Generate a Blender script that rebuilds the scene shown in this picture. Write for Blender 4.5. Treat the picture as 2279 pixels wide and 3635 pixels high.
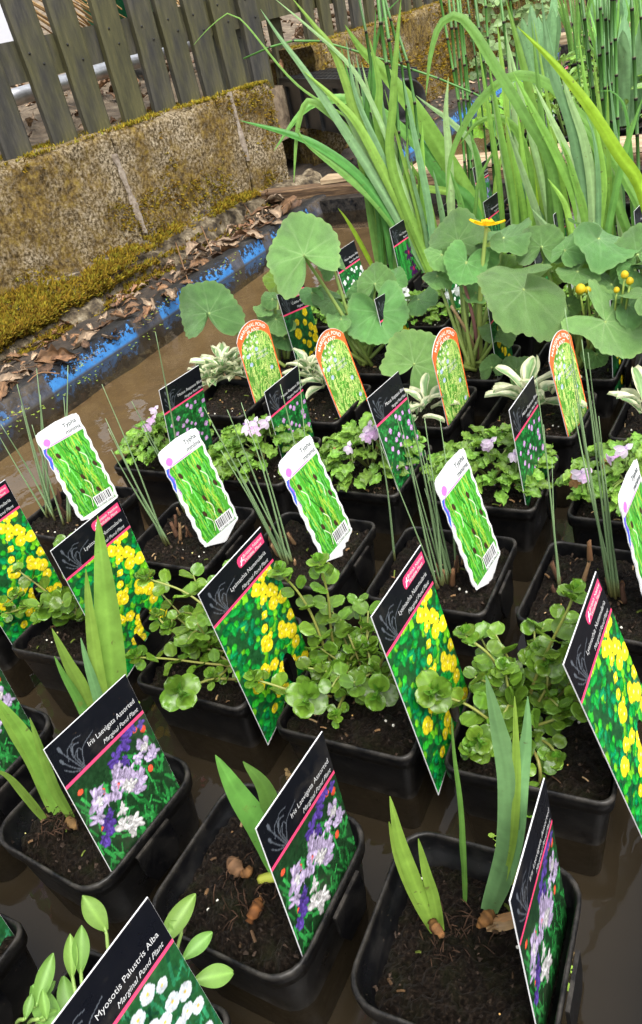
import bpy, math, random
import numpy as np
from mathutils import Vector, Matrix, noise as mnoise
for o in list(bpy.data.objects): bpy.data.objects.remove(o)
scene = bpy.context.scene
col = scene.collection
R = math.radians
rng = random.Random(7)
NR = np.random.RandomState(7)

# ------------------------------------------------------------------ camera
CAM = np.array([0.3427, -0.2883, 0.4366]); YAW, PITCH, ROLL, FPX = 0.59797, 0.56796, -0.23309, 2795.28
_cy, _sy, _cp, _sp = math.cos(YAW), math.sin(YAW), math.cos(PITCH), math.sin(PITCH)
FW = np.array([-_sy*_cp, _cy*_cp, -_sp]); _r = np.array([_cy, _sy, 0.0]); _u = np.cross(_r, FW)
RT = math.cos(ROLL)*_r + math.sin(ROLL)*_u; UP = -math.sin(ROLL)*_r + math.cos(ROLL)*_u
cd = bpy.data.cameras.new('camera'); cam = bpy.data.objects.new('camera', cd); col.objects.link(cam)
cd.sensor_fit = 'VERTICAL'; cd.sensor_height = 36.0; cd.lens = FPX/3635*36.0
cd.clip_start = 0.02; cd.clip_end = 500
cam.matrix_world = Matrix(((RT[0], UP[0], -FW[0], CAM[0]), (RT[1], UP[1], -FW[1], CAM[1]), (RT[2], UP[2], -FW[2], CAM[2]), (0, 0, 0, 1)))
scene.camera = cam

# ------------------------------------------------------------------ sky, sun, exposure
SUN_EL, SUN_AZ = R(60), R(125)          # azimuth measured from +Y towards +X
w = bpy.data.worlds.new('World'); scene.world = w; w.use_nodes = True
nt = w.node_tree; nt.nodes.clear()
sky = nt.nodes.new('ShaderNodeTexSky'); sky.sky_type = 'NISHITA'; sky.sun_disc = False
sky.sun_elevation = SUN_EL; sky.sun_rotation = SUN_AZ; sky.dust_density = 4.0; sky.air_density = 1.5
hs = nt.nodes.new('ShaderNodeHueSaturation'); hs.inputs['Saturation'].default_value = 0.28
bgn = nt.nodes.new('ShaderNodeBackground'); bgn.inputs['Strength'].default_value = 0.15
wo = nt.nodes.new('ShaderNodeOutputWorld')
nt.links.new(sky.outputs[0], hs.inputs['Color']); nt.links.new(hs.outputs[0], bgn.inputs['Color']); nt.links.new(bgn.outputs[0], wo.inputs['Surface'])
sd = bpy.data.lights.new('sun', 'SUN'); sun = bpy.data.objects.new('sun', sd); col.objects.link(sun)
sd.energy = 1.5; sd.angle = R(40); sd.color = (1.0, 0.97, 0.92)
sun.location = (0, 0, 5)
_sdir = Vector((math.sin(SUN_AZ)*math.cos(SUN_EL), math.cos(SUN_AZ)*math.cos(SUN_EL), math.sin(SUN_EL)))
sun.rotation_euler = _sdir.to_track_quat('Z', 'Y').to_euler()
vs = scene.view_settings; vs.view_transform = 'Standard'; vs.look = 'None'; vs.exposure = 1.2; vs.gamma = 1.0
scene.render.resolution_x = 642; scene.render.resolution_y = 1024
scene.cycles.max_bounces = 8; scene.cycles.transparent_max_bounces = 12

# ------------------------------------------------------------------ pixels to places (photo seen at 1512 px width)
def ray(p):
    u, v = p[0]*2279/1512, p[1]*2279/1512
    return FW + RT*((u-1139.5)/FPX) - UP*((v-1817.5)/FPX)
def onz(p, z=0.0):
    d = ray(p); return CAM + d*((z-CAM[2])/d[2])
def onplane(p, pt, n):
    d = ray(p); return CAM + d*(np.dot(np.asarray(pt)-CAM, n)/np.dot(d, n))
def pxsize(pt):                       # metres per (1512-wide) pixel at a place
    return np.dot(np.asarray(pt)-CAM, FW)/(FPX*1512/2279)
def nrm(v):
    v = np.asarray(v, float); return v/(np.linalg.norm(v)+1e-12)
def facing(pt):                       # horizontal direction from a place to the camera
    d = CAM-np.asarray(pt); d[2] = 0; return nrm(d)

# ------------------------------------------------------------------ scene helpers
def tag(o, label=None, cat=None, group=None, kind=None):
    if label: o['label'] = label
    if cat: o['category'] = cat
    if group: o['group'] = group
    if kind: o['kind'] = kind
    return o
def thing(name, loc, label, cat, group=None):
    o = bpy.data.objects.new(name, None); col.objects.link(o); o.location = loc
    o.empty_display_size = 0.02
    return tag(o, label, cat, group)
def mesh(name, V, F, mats, C=None, mi=None, smooth=True):
    me = bpy.data.meshes.new(name)
    me.from_pydata([tuple(map(float, v)) for v in V], [], [tuple(map(int, f)) for f in F])
    for m in (mats if isinstance(mats, (list, tuple)) else [mats]): me.materials.append(m)
    if mi is not None: me.polygons.foreach_set('material_index', np.asarray(mi, np.int32))
    if smooth: me.polygons.foreach_set('use_smooth', np.ones(len(me.polygons), bool))
    if C is not None:
        C = np.asarray(C, np.float32)
        a = me.color_attributes.new('Col', 'FLOAT_COLOR', 'POINT')
        a.data.foreach_set('color', np.hstack([C, np.ones((len(C), 1), np.float32)]).ravel())
    me.update(); return me
def obj(name, me, parent=None, loc=None, M=None):
    o = bpy.data.objects.new(name, me); col.objects.link(o)
    if parent is not None: o.parent = parent
    if loc is not None: o.location = loc
    if M is not None: o.matrix_basis = M
    return o
def basis(loc, x, n, s=1.0, flip=False):
    """matrix whose local X runs along x and local Z along n"""
    x = nrm(x); n = np.asarray(n, float); n = nrm(n - x*np.dot(n, x)); y = np.cross(n, x)
    s = (s, s, s) if np.isscalar(s) else s
    return Matrix(((x[0]*s[0], y[0]*s[1], n[0]*s[2], loc[0]), (x[1]*s[0], y[1]*s[1], n[1]*s[2], loc[1]), (x[2]*s[0], y[2]*s[1], n[2]*s[2], loc[2]), (0, 0, 0, 1)))
def local(parent, pts): return np.asarray(pts)-np.array(parent.location)
def catmull(P, n):
    P = np.asarray(P, float)
    if len(P) == 2: t = np.linspace(0, 1, n)[:, None]; return P[0]*(1-t)+P[1]*t
    Q = np.vstack([2*P[0]-P[1], P, 2*P[-1]-P[-2]]); L = np.r_[0, np.cumsum(np.linalg.norm(np.diff(P, axis=0), axis=1))]
    out = []
    for s in np.linspace(0, L[-1], n):
        i = min(np.searchsorted(L, s, side='right')-1, len(P)-2); t = (s-L[i])/(L[i+1]-L[i]+1e-12)
        a, b, c, d = Q[i:i+4]
        out.append(.5*(2*b+(c-a)*t+(2*a-5*b+4*c-d)*t*t+(3*b-3*c+d-a)*t**3))
    return np.array(out)
def grid_faces(nu, nv, closed=False, off=0):
    F = []
    for i in range(nu-1):
        for j in range(nv if closed else nv-1):
            k = (j+1) % nv; F.append((off+i*nv+j, off+i*nv+k, off+(i+1)*nv+k, off+(i+1)*nv+j))
    return F
def tube(P, rad, seg=6, cap=True):
    P = np.asarray(P, float); n = len(P); rad = np.full(n, rad) if np.isscalar(rad) else np.asarray(rad)
    T = np.gradient(P, axis=0); V = []
    ref = np.array([0.3, 0.2, 1.0]) if abs(nrm(T[0])[2]) < .9 else np.array([1.0, .2, .1])
    for i in range(n):
        t = nrm(T[i]); a = nrm(np.cross(ref, t)); b = np.cross(t, a)
        for j in range(seg):
            g = 2*math.pi*j/seg; V.append(P[i]+rad[i]*(a*math.cos(g)+b*math.sin(g)))
    F = grid_faces(n, seg, True)
    if cap: F += [tuple(range(seg))[::-1], tuple(range((n-1)*seg, n*seg))]
    return V, F
class Geo:                                # gathers pieces that belong to ONE mesh
    def __init__(s): s.V = []; s.F = []; s.C = []; s.m = []
    def add(s, V, F, c=(1, 1, 1), m=0):
        o = len(s.V); s.V += [tuple(v) for v in V]; s.F += [tuple(i+o for i in f) for f in F]
        c = np.asarray(c, float); s.C += list(c) if c.ndim == 2 else [c]*len(V); s.m += [m]*len(F)
    def mesh(s, name, mats, smooth=True): return mesh(name, s.V, s.F, mats, s.C, s.m, smooth)
def box(x0, x1, y0, y1, z0, z1):
    V = [(x, y, z) for z in (z0, z1) for y in (y0, y1) for x in (x0, x1)]
    return V, [(0, 2, 3, 1), (4, 5, 7, 6), (0, 1, 5, 4), (2, 6, 7, 3), (0, 4, 6, 2), (1, 3, 7, 5)]
def nz(x, y, z=0.0): return mnoise.noise(Vector((x, y, z)))
def fbm(x, y, z=0.0, o=4): return mnoise.fractal(Vector((x, y, z)), 1.0, 2.0, o)

# ------------------------------------------------------------------ materials
def newmat(name):
    m = bpy.data.materials.new(name); m.use_nodes = True; t = m.node_tree
    return m, t, t.nodes['Principled BSDF'], t.nodes['Material Output']
def N(t, typ, **kw):
    n = t.nodes.new(typ)
    for k, v in kw.items():
        if hasattr(n, k): setattr(n, k, v)
        else: n.inputs[k].default_value = v
    return n
def ramp(t, fac, stops):
    r = t.nodes.new('ShaderNodeValToRGB'); e = r.color_ramp.elements
    while len(e) < len(stops): e.new(.5)
    for i, (p, c) in enumerate(stops): e[i].position = p; e[i].color = (c[0], c[1], c[2], 1) if not np.isscalar(c) else (c, c, c, 1)
    t.links.new(fac, r.inputs[0]); return r
def noisenode(t, scale, detail=6, rough=.6, coord='Object', stretch=None):
    tc = t.nodes.new('ShaderNodeTexCoord'); n = N(t, 'ShaderNodeTexNoise', Scale=scale, Detail=detail, Roughness=rough)
    if stretch:
        mp = t.nodes.new('ShaderNodeMapping'); mp.inputs['Scale'].default_value = stretch
        t.links.new(tc.outputs[coord], mp.inputs[0]); t.links.new(mp.outputs[0], n.inputs['Vector'])
    else: t.links.new(tc.outputs[coord], n.inputs['Vector'])
    return n
def bump(t, b, h, strength, dist):
    k = N(t, 'ShaderNodeBump', Strength=strength, Distance=dist); t.links.new(h, k.inputs['Height']); t.links.new(k.outputs[0], b.inputs['Normal']); return k
def mixc(t, a, b, fac, mode='MIX'):
    m = t.nodes.new('ShaderNodeMix'); m.data_type = 'RGBA'; m.blend_type = mode
    for s, v in ((6, a), (7, b), (0, fac)):
        if hasattr(v, 'links'): t.links.new(v, m.inputs[s])
        elif s == 0: m.inputs[0].default_value = v
        else: m.inputs[s].default_value = (v[0], v[1], v[2], 1)
    return m.outputs[2]
def noisy(name, stops, scale, rough=.7, detail=6, bs=.4, bd=.004, stretch=None, bscale=None, coord='Object', metallic=0):
    m, t, b, o = newmat(name); n = noisenode(t, scale, detail, .65, coord, stretch); r = ramp(t, n.outputs['Fac'], stops)
    t.links.new(r.outputs[0], b.inputs['Base Color']); b.inputs['Roughness'].default_value = rough; b.inputs['Metallic'].default_value = metallic
    if bs:
        n2 = noisenode(t, bscale or scale*2, 5, .7, coord, stretch); bump(t, b, n2.outputs['Fac'], bs, bd)
    return m
def leafmat(name, rough=.42, trans=.28, gloss=.4, var=.12, bmp=(260, .12, .002)):
    """vertex colour, a little brightness variation, light passing through the blade"""
    m, t, b, o = newmat(name); a = N(t, 'ShaderNodeVertexColor', layer_name='Col')
    oi = t.nodes.new('ShaderNodeObjectInfo'); h = t.nodes.new('ShaderNodeHueSaturation')
    mr = N(t, 'ShaderNodeMapRange'); mr.inputs['To Min'].default_value = 1-var*1.6; mr.inputs['To Max'].default_value = 1+var*1.6
    t.links.new(oi.outputs['Random'], mr.inputs['Value']); t.links.new(mr.outputs[0], h.inputs['Value']); t.links.new(a.outputs[0], h.inputs['Color'])
    mr2 = N(t, 'ShaderNodeMapRange'); mr2.inputs['To Min'].default_value = .5-var*.09; mr2.inputs['To Max'].default_value = .5+var*.09
    ml = N(t, 'ShaderNodeMath', operation='FRACT'); mm = N(t, 'ShaderNodeMath', operation='MULTIPLY'); mm.inputs[1].default_value = 7.31
    t.links.new(oi.outputs['Random'], mm.inputs[0]); t.links.new(mm.outputs[0], ml.inputs[0]); t.links.new(ml.outputs[0], mr2.inputs['Value']); t.links.new(mr2.outputs[0], h.inputs['Hue'])
    n = noisenode(t, 90, 4, .6)
    v = ramp(t, n.outputs['Fac'], [(.25, .78), (.75, 1.12)]); c2 = mixc(t, h.outputs[0], v.outputs[0], 1.0, 'MULTIPLY')
    nb = noisenode(t, 55, 4, .7); rb = ramp(t, nb.outputs['Fac'], [(.66, 0.0), (.72, .5)]); c2 = mixc(t, c2, (.20, .17, .04), rb.outputs[0])
    nd_ = noisenode(t, 160, 2, .5); rd = ramp(t, nd_.outputs['Fac'], [(.70, 0.0), (.74, .6)]); c2 = mixc(t, c2, (.09, .06, .025), rd.outputs[0])
    t.links.new(c2, b.inputs['Base Color']); rv = ramp(t, n.outputs['Fac'], [(.3, max(.08, rough-.12)), (.7, rough+.14)]); t.links.new(rv.outputs[0], b.inputs['Roughness'])
    b.inputs['Specular IOR Level'].default_value = gloss
    n3 = noisenode(t, bmp[0], 3, .6); bump(t, b, n3.outputs['Fac'], bmp[1], bmp[2])
    tr = t.nodes.new('ShaderNodeBsdfTranslucent'); hb = N(t, 'ShaderNodeHueSaturation'); hb.inputs['Value'].default_value = 1.5; hb.inputs['Hue'].default_value = .485
    t.links.new(c2, hb.inputs['Color']); t.links.new(hb.outputs[0], tr.inputs['Color'])
    ms = N(t, 'ShaderNodeMixShader'); ms.inputs[0].default_value = trans
    t.links.new(b.outputs[0], ms.inputs[1]); t.links.new(tr.outputs[0], ms.inputs[2]); t.links.new(ms.outputs[0], o.inputs['Surface'])
    return m
def vcol(name, rough=.6, spec=.4, bs=0, bscale=200, coat=0):
    m, t, b, o = newmat(name); a = N(t, 'ShaderNodeVertexColor', layer_name='Col'); t.links.new(a.outputs[0], b.inputs['Base Color'])
    b.inputs['Roughness'].default_value = rough; b.inputs['Specular IOR Level'].default_value = spec; b.inputs['Coat Weight'].default_value = coat
    if bs: bump(t, b, noisenode(t, bscale, 5, .7).outputs['Fac'], bs, .002)
    return m
M = {}
M['leaf'] = leafmat('leaf', .42, .28, .4); M['glossleaf'] = leafmat('glossy_leaf', .2, .22, .5)
M['kleaf'] = leafmat('crinkled_leaf', .33, .24, .75, .16, (60, .6, .007))
M['petal'] = leafmat('petal', .5, .35, .3, .05)
M['stem'] = vcol('stem', .45); M['wood_debris'] = vcol('dry_plant', .8, .2, .3)
def printmat():
    m, t, b, o = newmat('printed_card'); a = N(t, 'ShaderNodeVertexColor', layer_name='Col'); oi = t.nodes.new('ShaderNodeObjectInfo')
    tc = t.nodes.new('ShaderNodeTexCoord'); av = N(t, 'ShaderNodeVectorMath', operation='ADD'); sv = N(t, 'ShaderNodeVectorMath', operation='SCALE'); sv.inputs['Scale'].default_value = 1.0
    cx = t.nodes.new('ShaderNodeCombineXYZ'); t.links.new(oi.outputs['Random'], cx.inputs[2]); t.links.new(tc.outputs['Object'], av.inputs[0]); t.links.new(cx.outputs[0], av.inputs[1])
    n = N(t, 'ShaderNodeTexNoise', Scale=260, Detail=4, Roughness=.6); t.links.new(av.outputs[0], n.inputs['Vector']); r = ramp(t, n.outputs['Fac'], [(.68, 0.0), (.73, .8)])
    n2 = N(t, 'ShaderNodeTexNoise', Scale=28, Detail=5, Roughness=.65); t.links.new(av.outputs[0], n2.inputs['Vector']); r2 = ramp(t, n2.outputs['Fac'], [(.55, 0.0), (.78, .22)])
    c = mixc(t, a.outputs[0], (.12, .10, .075), r2.outputs[0]); c = mixc(t, c, (.035, .025, .018), r.outputs[0]); t.links.new(c, b.inputs['Base Color'])
    rr = ramp(t, n2.outputs['Fac'], [(.35, .22), (.65, .5)]); t.links.new(rr.outputs[0], b.inputs['Roughness']); b.inputs['Specular IOR Level'].default_value = .22; return m
M['print'] = printmat(); M['moss'] = vcol('moss', .95, .05)
M['deadleaf'] = vcol('dead_leaf', .6, .35, .5, 120)
def plain(name, c, rough=.5, spec=.5):
    m, t, b, o = newmat(name); b.inputs['Base Color'].default_value = (*c, 1); b.inputs['Roughness'].default_value = rough; b.inputs['Specular IOR Level'].default_value = spec
    return m
M['white'] = plain('white_plastic', (.62, .62, .62), .4); M['ink'] = plain('white_ink', (.50, .50, .50), .5); M['darkink'] = plain('dark_ink', (.03, .05, .05), .5)
M['redink'] = plain('cream_ink', (.8, .74, .66), .5)
def potmat():
    m, t, b, o = newmat('black_plastic')
    n = noisenode(t, 38, 8, .7); g = t.nodes.new('ShaderNodeNewGeometry'); sx = t.nodes.new('ShaderNodeSeparateXYZ'); t.links.new(g.outputs['Normal'], sx.inputs[0])
    r = ramp(t, n.outputs['Fac'], [(.45, 0.0), (.75, 1.0)])
    c = mixc(t, (.0025, .0025, .003), (.012, .011, .010), r.outputs[0])
    n2 = noisenode(t, 400, 3, .8); r2 = ramp(t, n2.outputs['Fac'], [(.66, 0.0), (.74, .55)])
    c = mixc(t, c, (.11, .085, .06), r2.outputs[0])
    tc = t.nodes.new('ShaderNodeTexCoord'); sp = t.nodes.new('ShaderNodeSeparateXYZ'); t.links.new(tc.outputs['Object'], sp.inputs[0])
    zr = N(t, 'ShaderNodeMapRange'); zr.inputs['From Min'].default_value = -.075; zr.inputs['From Max'].default_value = .005; t.links.new(sp.outputs['Z'], zr.inputs['Value'])
    bd = ramp(t, zr.outputs[0], [(0.0, .35), (.25, .5), (.42, .02), (.90, .0), (.935, .45), (1.0, .6)]); ml = N(t, 'ShaderNodeMath', operation='MULTIPLY'); n3 = noisenode(t, 70, 6, .75); r3 = ramp(t, n3.outputs['Fac'], [(.40, 0.0), (.66, 1.0)])
    t.links.new(bd.outputs[0], ml.inputs[0]); t.links.new(r3.outputs[0], ml.inputs[1]); c = mixc(t, c, (.085, .075, .062), ml.outputs[0]); t.links.new(c, b.inputs['Base Color'])
    b.inputs['Specular IOR Level'].default_value = .22; rr = ramp(t, n.outputs['Fac'], [(.3, .24), (.7, .48)]); t.links.new(rr.outputs[0], b.inputs['Roughness'])
    bump(t, b, noisenode(t, 150, 4, .6).outputs['Fac'], .08, .002); return m
M['pot'] = potmat()
def soilmat():
    m, t, b, o = newmat('damp_compost'); n = noisenode(t, 420, 8, .75); n1 = noisenode(t, 60, 5, .6)
    r = ramp(t, n.outputs['Fac'], [(.34, (.003, .002, .0013)), (.49, (.014, .0095, .0065)), (.60, (.042, .029, .020)), (.70, (.12, .085, .06))])
    r1 = ramp(t, n1.outputs['Fac'], [(.48, 0.0), (.7, .5)])
    oi = t.nodes.new('ShaderNodeObjectInfo'); c = mixc(t, r.outputs[0], (.022, .028, .008), r1.outputs[0]); t.links.new(c, b.inputs['Base Color'])
    b.inputs['Roughness'].default_value = .38; b.inputs['Specular IOR Level'].default_value = .22
    bump(t, b, n.outputs['Fac'], 1.0, .010); return m
M['soil'] = soilmat()
# ================================================================== SETTING
# ---- ground
M['earth'] = noisy('bare_earth', [(.3, (.012, .009, .006)), (.55, (.04, .028, .018)), (.75, (.09, .065, .04))], 30, .85, 8, .8, .01)
V = [(-300, -300, -.115), (300, -300, -.115), (300, 300, -.115), (-300, 300, -.115)]
tag(obj('ground', mesh('ground', V, [(0, 1, 2, 3)], M['earth'])), kind='structure')

# ---- wall geometry
WA = np.array([-1.20, .95, 0.0]); WB = np.array([-1.02, 1.75, 0.0]); WD = nrm(WB-WA); WN = np.array([WD[1], -WD[0], 0.0])   # WN points to the tank
def wp(s, off=0.0, z=0.0): p = WA+WD*s+WN*off; return np.array([p[0], p[1], z])
def wall_s(p): q = onplane(p, WA, WN); return float(np.dot(q-WA, WD)), float(q[2])
WTOP = .265
def mossconc(name, mossy):
    m, t, b, o = newmat(name)
    f = noisenode(t, 140, 8, .8); r = ramp(t, f.outputs['Fac'], [(.38, (.016, .011, .006)), (.47, (.11, .082, .045)), (.54, (.34, .275, .18)), (.66, (.58, .51, .39))])
    g = noisenode(t, 7, 5, .65); gm = ramp(t, g.outputs['Fac'], [(.56-mossy*.3, 0.0), (.70-mossy*.2, .8)])
    mc = noisenode(t, 60, 5, .7); mr = ramp(t, mc.outputs['Fac'], [(.35, (.03, .018, .005)), (.5, (.13, .08, .017)), (.65, (.27, .185, .032)), (.8, (.19, .18, .035))])
    mo = mixc(t, r.outputs[0], mr.outputs[0], gm.outputs[0]); t.links.new(mo, b.inputs['Base Color']); b.inputs['Roughness'].default_value = .95
    b.inputs['Specular IOR Level'].default_value = .1
    bump(t, b, f.outputs['Fac'], 1.0, .006); return m
M['wall'] = mossconc('mossy_render', .52); M['wall2'] = mossconc('mossy_far_render', .85)
M['mortar'] = noisy('mortar', [(.3, (.12, .09, .06)), (.5, (.27, .22, .17)), (.7, (.36, .32, .27))], 90, .95, 6, .8, .004)
M['stone'] = noisy('rough_concrete', [(.36, (.018, .012, .007)), (.48, (.075, .055, .03)), (.60, (.20, .16, .10)), (.74, (.38, .33, .25))], 38, .95, 8, 1.0, .006)
def wallmesh(s0, s1, top, depth, step, mat, amp=.006, seed=0.0, f=wp):
    prof = [(0, z) for z in np.linspace(-.075, top-.02, 26)]+[(-.004, top-.008), (-.014, top-.001)]+[(-o, top) for o in np.linspace(.03, depth, 7)]+[(-depth, top-.3)]
    ns = max(6, int((s1-s0)/step)); V = []
    for i in range(ns+1):
        s = s0+(s1-s0)*i/ns; e = min(i, ns-i)/3.0; ed = .0015*max(0, 1-e)
        for o, z in prof:
            d = amp*fbm(s*9+seed, z*9, o*9)+.55*amp*fbm(s*45+seed, z*45, o*45, 3)-ed
            V.append(f(s, o+(d if o > -.02 else 0), z+(0 if o == 0 else d*.8)))
    n = len(prof); F = grid_faces(ns+1, n); F += [tuple(range(n)), tuple(range(ns*n, ns*n+n))[::-1]]
    return mesh('wall_block', V, F, mat)
wall = thing('retaining_wall', tuple(wp(0, -.1, -.06)), 'low mossy concrete retaining wall carrying the picket fence, beside the tank', 'wall')
wl = np.array(wall.location)
j1 = (wall_s((268, 368))[0]+wall_s((338, 545))[0])/2; j2 = (wall_s((541, 228))[0]+wall_s((582, 372))[0])/2
send = wall_s((643, 230))[0]
edges = [-.75, j1-.95+.5, j1, j2, send]
for a, b_ in zip(edges[:-1], edges[1:]):
    obj('block', wallmesh(a+.0003, b_-.0003, WTOP, .24 if b_ < send-.01 else .10, .012, M['wall'], seed=a*7), wall, loc=-wl)
def joint(top, bot, w0):
    (sa, za), (sb, zb) = wall_s(top), wall_s(bot); V = []; n = 26
    for i in range(n):
        t = i/(n-1); s = sa+(sb-sa)*t; z = za+(zb-za)*t; wd = w0*(.75+.5*nz(i*.35, w0*50))
        for k, dx in enumerate((-1, -.5, 0, .5, 1)):
            o = (.001, .006, .008, .006, .001)[k]+.002*nz(s*60+k, z*60)
            V.append(wp(s+dx*wd, o, z))
    return mesh('mortar_joint', V, grid_faces(n, 5), M['mortar'])
for a in (((268, 362), (342, 548), .011), ((539, 216), (584, 378), .009)):
    obj('mortar_joint', joint(*a), wall, loc=-wl)
# footing along the wall's foot
V = []; n = 170
for i in range(n):
    s = -.7+i*.0105*1.0; 
    wdt = max(.07, (.215-.2195*s)*.976)+.03*fbm(s*6, 1.3); hgt = .002+.016*fbm(s*7, 5.1)
    for k in range(14):
        t = k/13; a = t*math.pi/2
        o = wdt*math.sin(a)**.9; z = -.06+(hgt+.06)*math.cos(a)**1.0
        d = .012*fbm(s*14, t*3, 2.0)+.004*fbm(s*60, t*14, 4.0)
        V.append(wp(s, o-.004+d*.5, z+d))
obj('footing', mesh('footing', V, grid_faces(n, 14), M['stone']), wall, loc=-wl)
# far wall behind the drainage channel and on along the second tank
FWX = lambda y: -1.12+.012*(y-2)
far = thing('retaining_wall', (-1.2, 3.8, -.06), 'rusty-brown moss-covered wall running along the second tank', 'wall')
fl = np.array(far.location)
def fwp(s, off, z): return np.array([FWX(s)+off, s, z])
for a, b_ in ((2.46, 3.0), (3.0, 3.75), (3.75, 4.8), (4.8, 6.6)):
    obj('block', wallmesh(a+.002, b_-.002, .305, .30, .02, M['wall2'], .012, a, fwp), far, loc=-fl)
# ---- terrace behind the wall, with a rising bank
M['terrace'] = noisy('littered_earth', [(.3, (.05, .036, .022)), (.5, (.15, .11, .07)), (.7, (.26, .21, .14))], 25, .9, 8, .8, .012)
V = []; xs = [-1.16, -1.234, -1.24, -1.32, -1.42, -1.55, -1.7, -1.95, -2.3, -2.8, -3.6, -5, -9, -30, -300]; ys = sorted(list(np.linspace(-2, 8, 60))+[1.80, 1.806, 2.495, 2.503])+[14, 40, 300]
def terz(x, y):
    d = max(0, -1.2-x); return .243+.012*fbm(x*4, y*4)+min(.09, d*.24)+max(0, d-.5)*.30*(1 if d < 4 else 4/d)+(.03*fbm(x*1.3, y*1.3) if d > .3 else 0)
for y in ys:
    for x in xs: V.append((x-(.16 if y < .9 else .08 if y < 1.5 else 0)*(1 if x > -1.5 else 0), y, terz(x, y) if not (1.803 < y < 2.5 and x > -1.36) else (.06 if x > -1.237 else .205)))
tag(obj('terrace', mesh('terrace', V, grid_faces(len(ys), len(xs)), M['terrace'])), kind='structure')
# ---- moss
def moss_tuft(G, p, n, L, c, k=5):
    n = nrm(n); a = nrm(np.cross(n, (.31, .77, .5))); b_ = np.cross(n, a)
    for _ in range(k):
        g = rng.uniform(0, 6.28); d = nrm(n*rng.uniform(.35, 1)+(a*math.cos(g)+b_*math.sin(g))*rng.uniform(.2, .9)+np.array([0, 0, .15])); q = np.cross(d, n+.01)
        q = nrm(q)*L*.16; l = L*rng.uniform(.6, 1.25); b0 = p+(a*rng.uniform(-1, 1)+b_*rng.uniform(-1, 1))*L*.5-n*L*.2
        cc = np.array(c)*rng.uniform(.6, 1.35)
        G.add([b0-q, b0+q, b0+d*l*.6+q*.7, b0+d*l, b0+d*l*.6-q*.7], [(0, 1, 2, 3, 4)], np.array([cc*.55, cc*.55, cc, cc*1.25, cc]))
def mosscol(f): 
    a = np.array((.13, .068, .011)); b_ = np.array((.25, .172, .017)); c = np.array((.17, .175, .02)); f = min(max(f, 0), 1)
    return a*(1-2*f)+b_*2*f if f < .5 else b_*(2-2*f)+c*(2*f-1)
G = Geo()
for _ in range(9000):                                     # wall face
    s = rng.uniform(-.35, send); z = rng.uniform(-.02, WTOP); m_ = fbm(s*6+3, z*6)+.35*(s/.9-.4)+.25*(abs(z-.12)/.12-.6)
    if m_ > rng.uniform(.12, .6): moss_tuft(G, wp(s, .003, z), WN, rng.uniform(.004, .010), mosscol(rng.random()*.75+.25*nz(s*8, z*8)), 4)
for _ in range(5200):                                     # top of the wall
    s = rng.uniform(-.4, send); o = -rng.random()**1.4*(.2 if s < j2 else .06); m_ = fbm(s*9, o*9+7)
    if m_ > rng.uniform(-.35, .4): moss_tuft(G, wp(s, o-.004, WTOP), (0, 0, 1), rng.uniform(.005, .011), mosscol(.35+.6*rng.random()), 4)
for (px, py, rx, ry, cnt) in ((310, 662, 95, 42, 3600), (80, 795, 110, 40, 3600), (470, 545, 110, 40, 500), (545, 480, 70, 30, 1800), (30, 720, 90, 40, 2200), (200, 725, 90, 22, 900), (20, 810, 80, 40, 1500), (330, 610, 90, 26, 1200), (440, 560, 80, 24, 600), (130, 690, 120, 30, 1300)):
    for _ in range(int(cnt*1.3)):                         # cushions on the footing
        g = rng.uniform(0, 6.28); r_ = math.sqrt(rng.random()); q = (px+rx*1.25*r_*math.cos(g), py+ry*1.2*r_*math.sin(g)); h = (1-r_*r_)
        if fbm(q[0]*.03, q[1]*.05, 3.0) < rng.uniform(-.6, .1): continue
        p = onz(q, -.03); sft = float(np.dot(p-WA, WD)); wd0 = max(.07, (.215-.2195*sft)*.976); off = min(max(float(np.dot(p-WA, WN)), 0), wd0); zt = -.06+.062*max(.05, math.cos(math.asin(min(1, (off/wd0)**1.1)))); p = onz(q, zt+.004*rng.random())
        if float(np.dot(p-WA, WN)) < wd0+.01: moss_tuft(G, p+np.array([0, 0, .010*h]), WN+np.array([0, 0, .9]), rng.uniform(.005, .014), mosscol(rng.random()*.9)*rng.uniform(.6, 1.1), 4)
tag(obj('moss', G.mesh('moss', M['moss']), wall, loc=-wl), kind='stuff')
G = Geo()
for _ in range(7000):
    y = rng.uniform(2.46, 5.2); z = rng.uniform(-.05, .3); 
    if fbm(y*4, z*6) > rng.uniform(-.4, .3): moss_tuft(G, np.array([FWX(y)+.006, y, z]), (1, 0, .2), rng.uniform(.008, .016), mosscol(rng.random()*.55), 3)
for _ in range(1800):
    y = rng.uniform(2.46, 5); moss_tuft(G, np.array([FWX(y)-rng.uniform(0, .15), y, .305]), (0, 0, 1), rng.uniform(.006, .012), mosscol(.2+.6*rng.random()), 3)
tag(obj('moss', G.mesh('moss', M['moss']), far, loc=-fl), kind='stuff')

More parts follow.
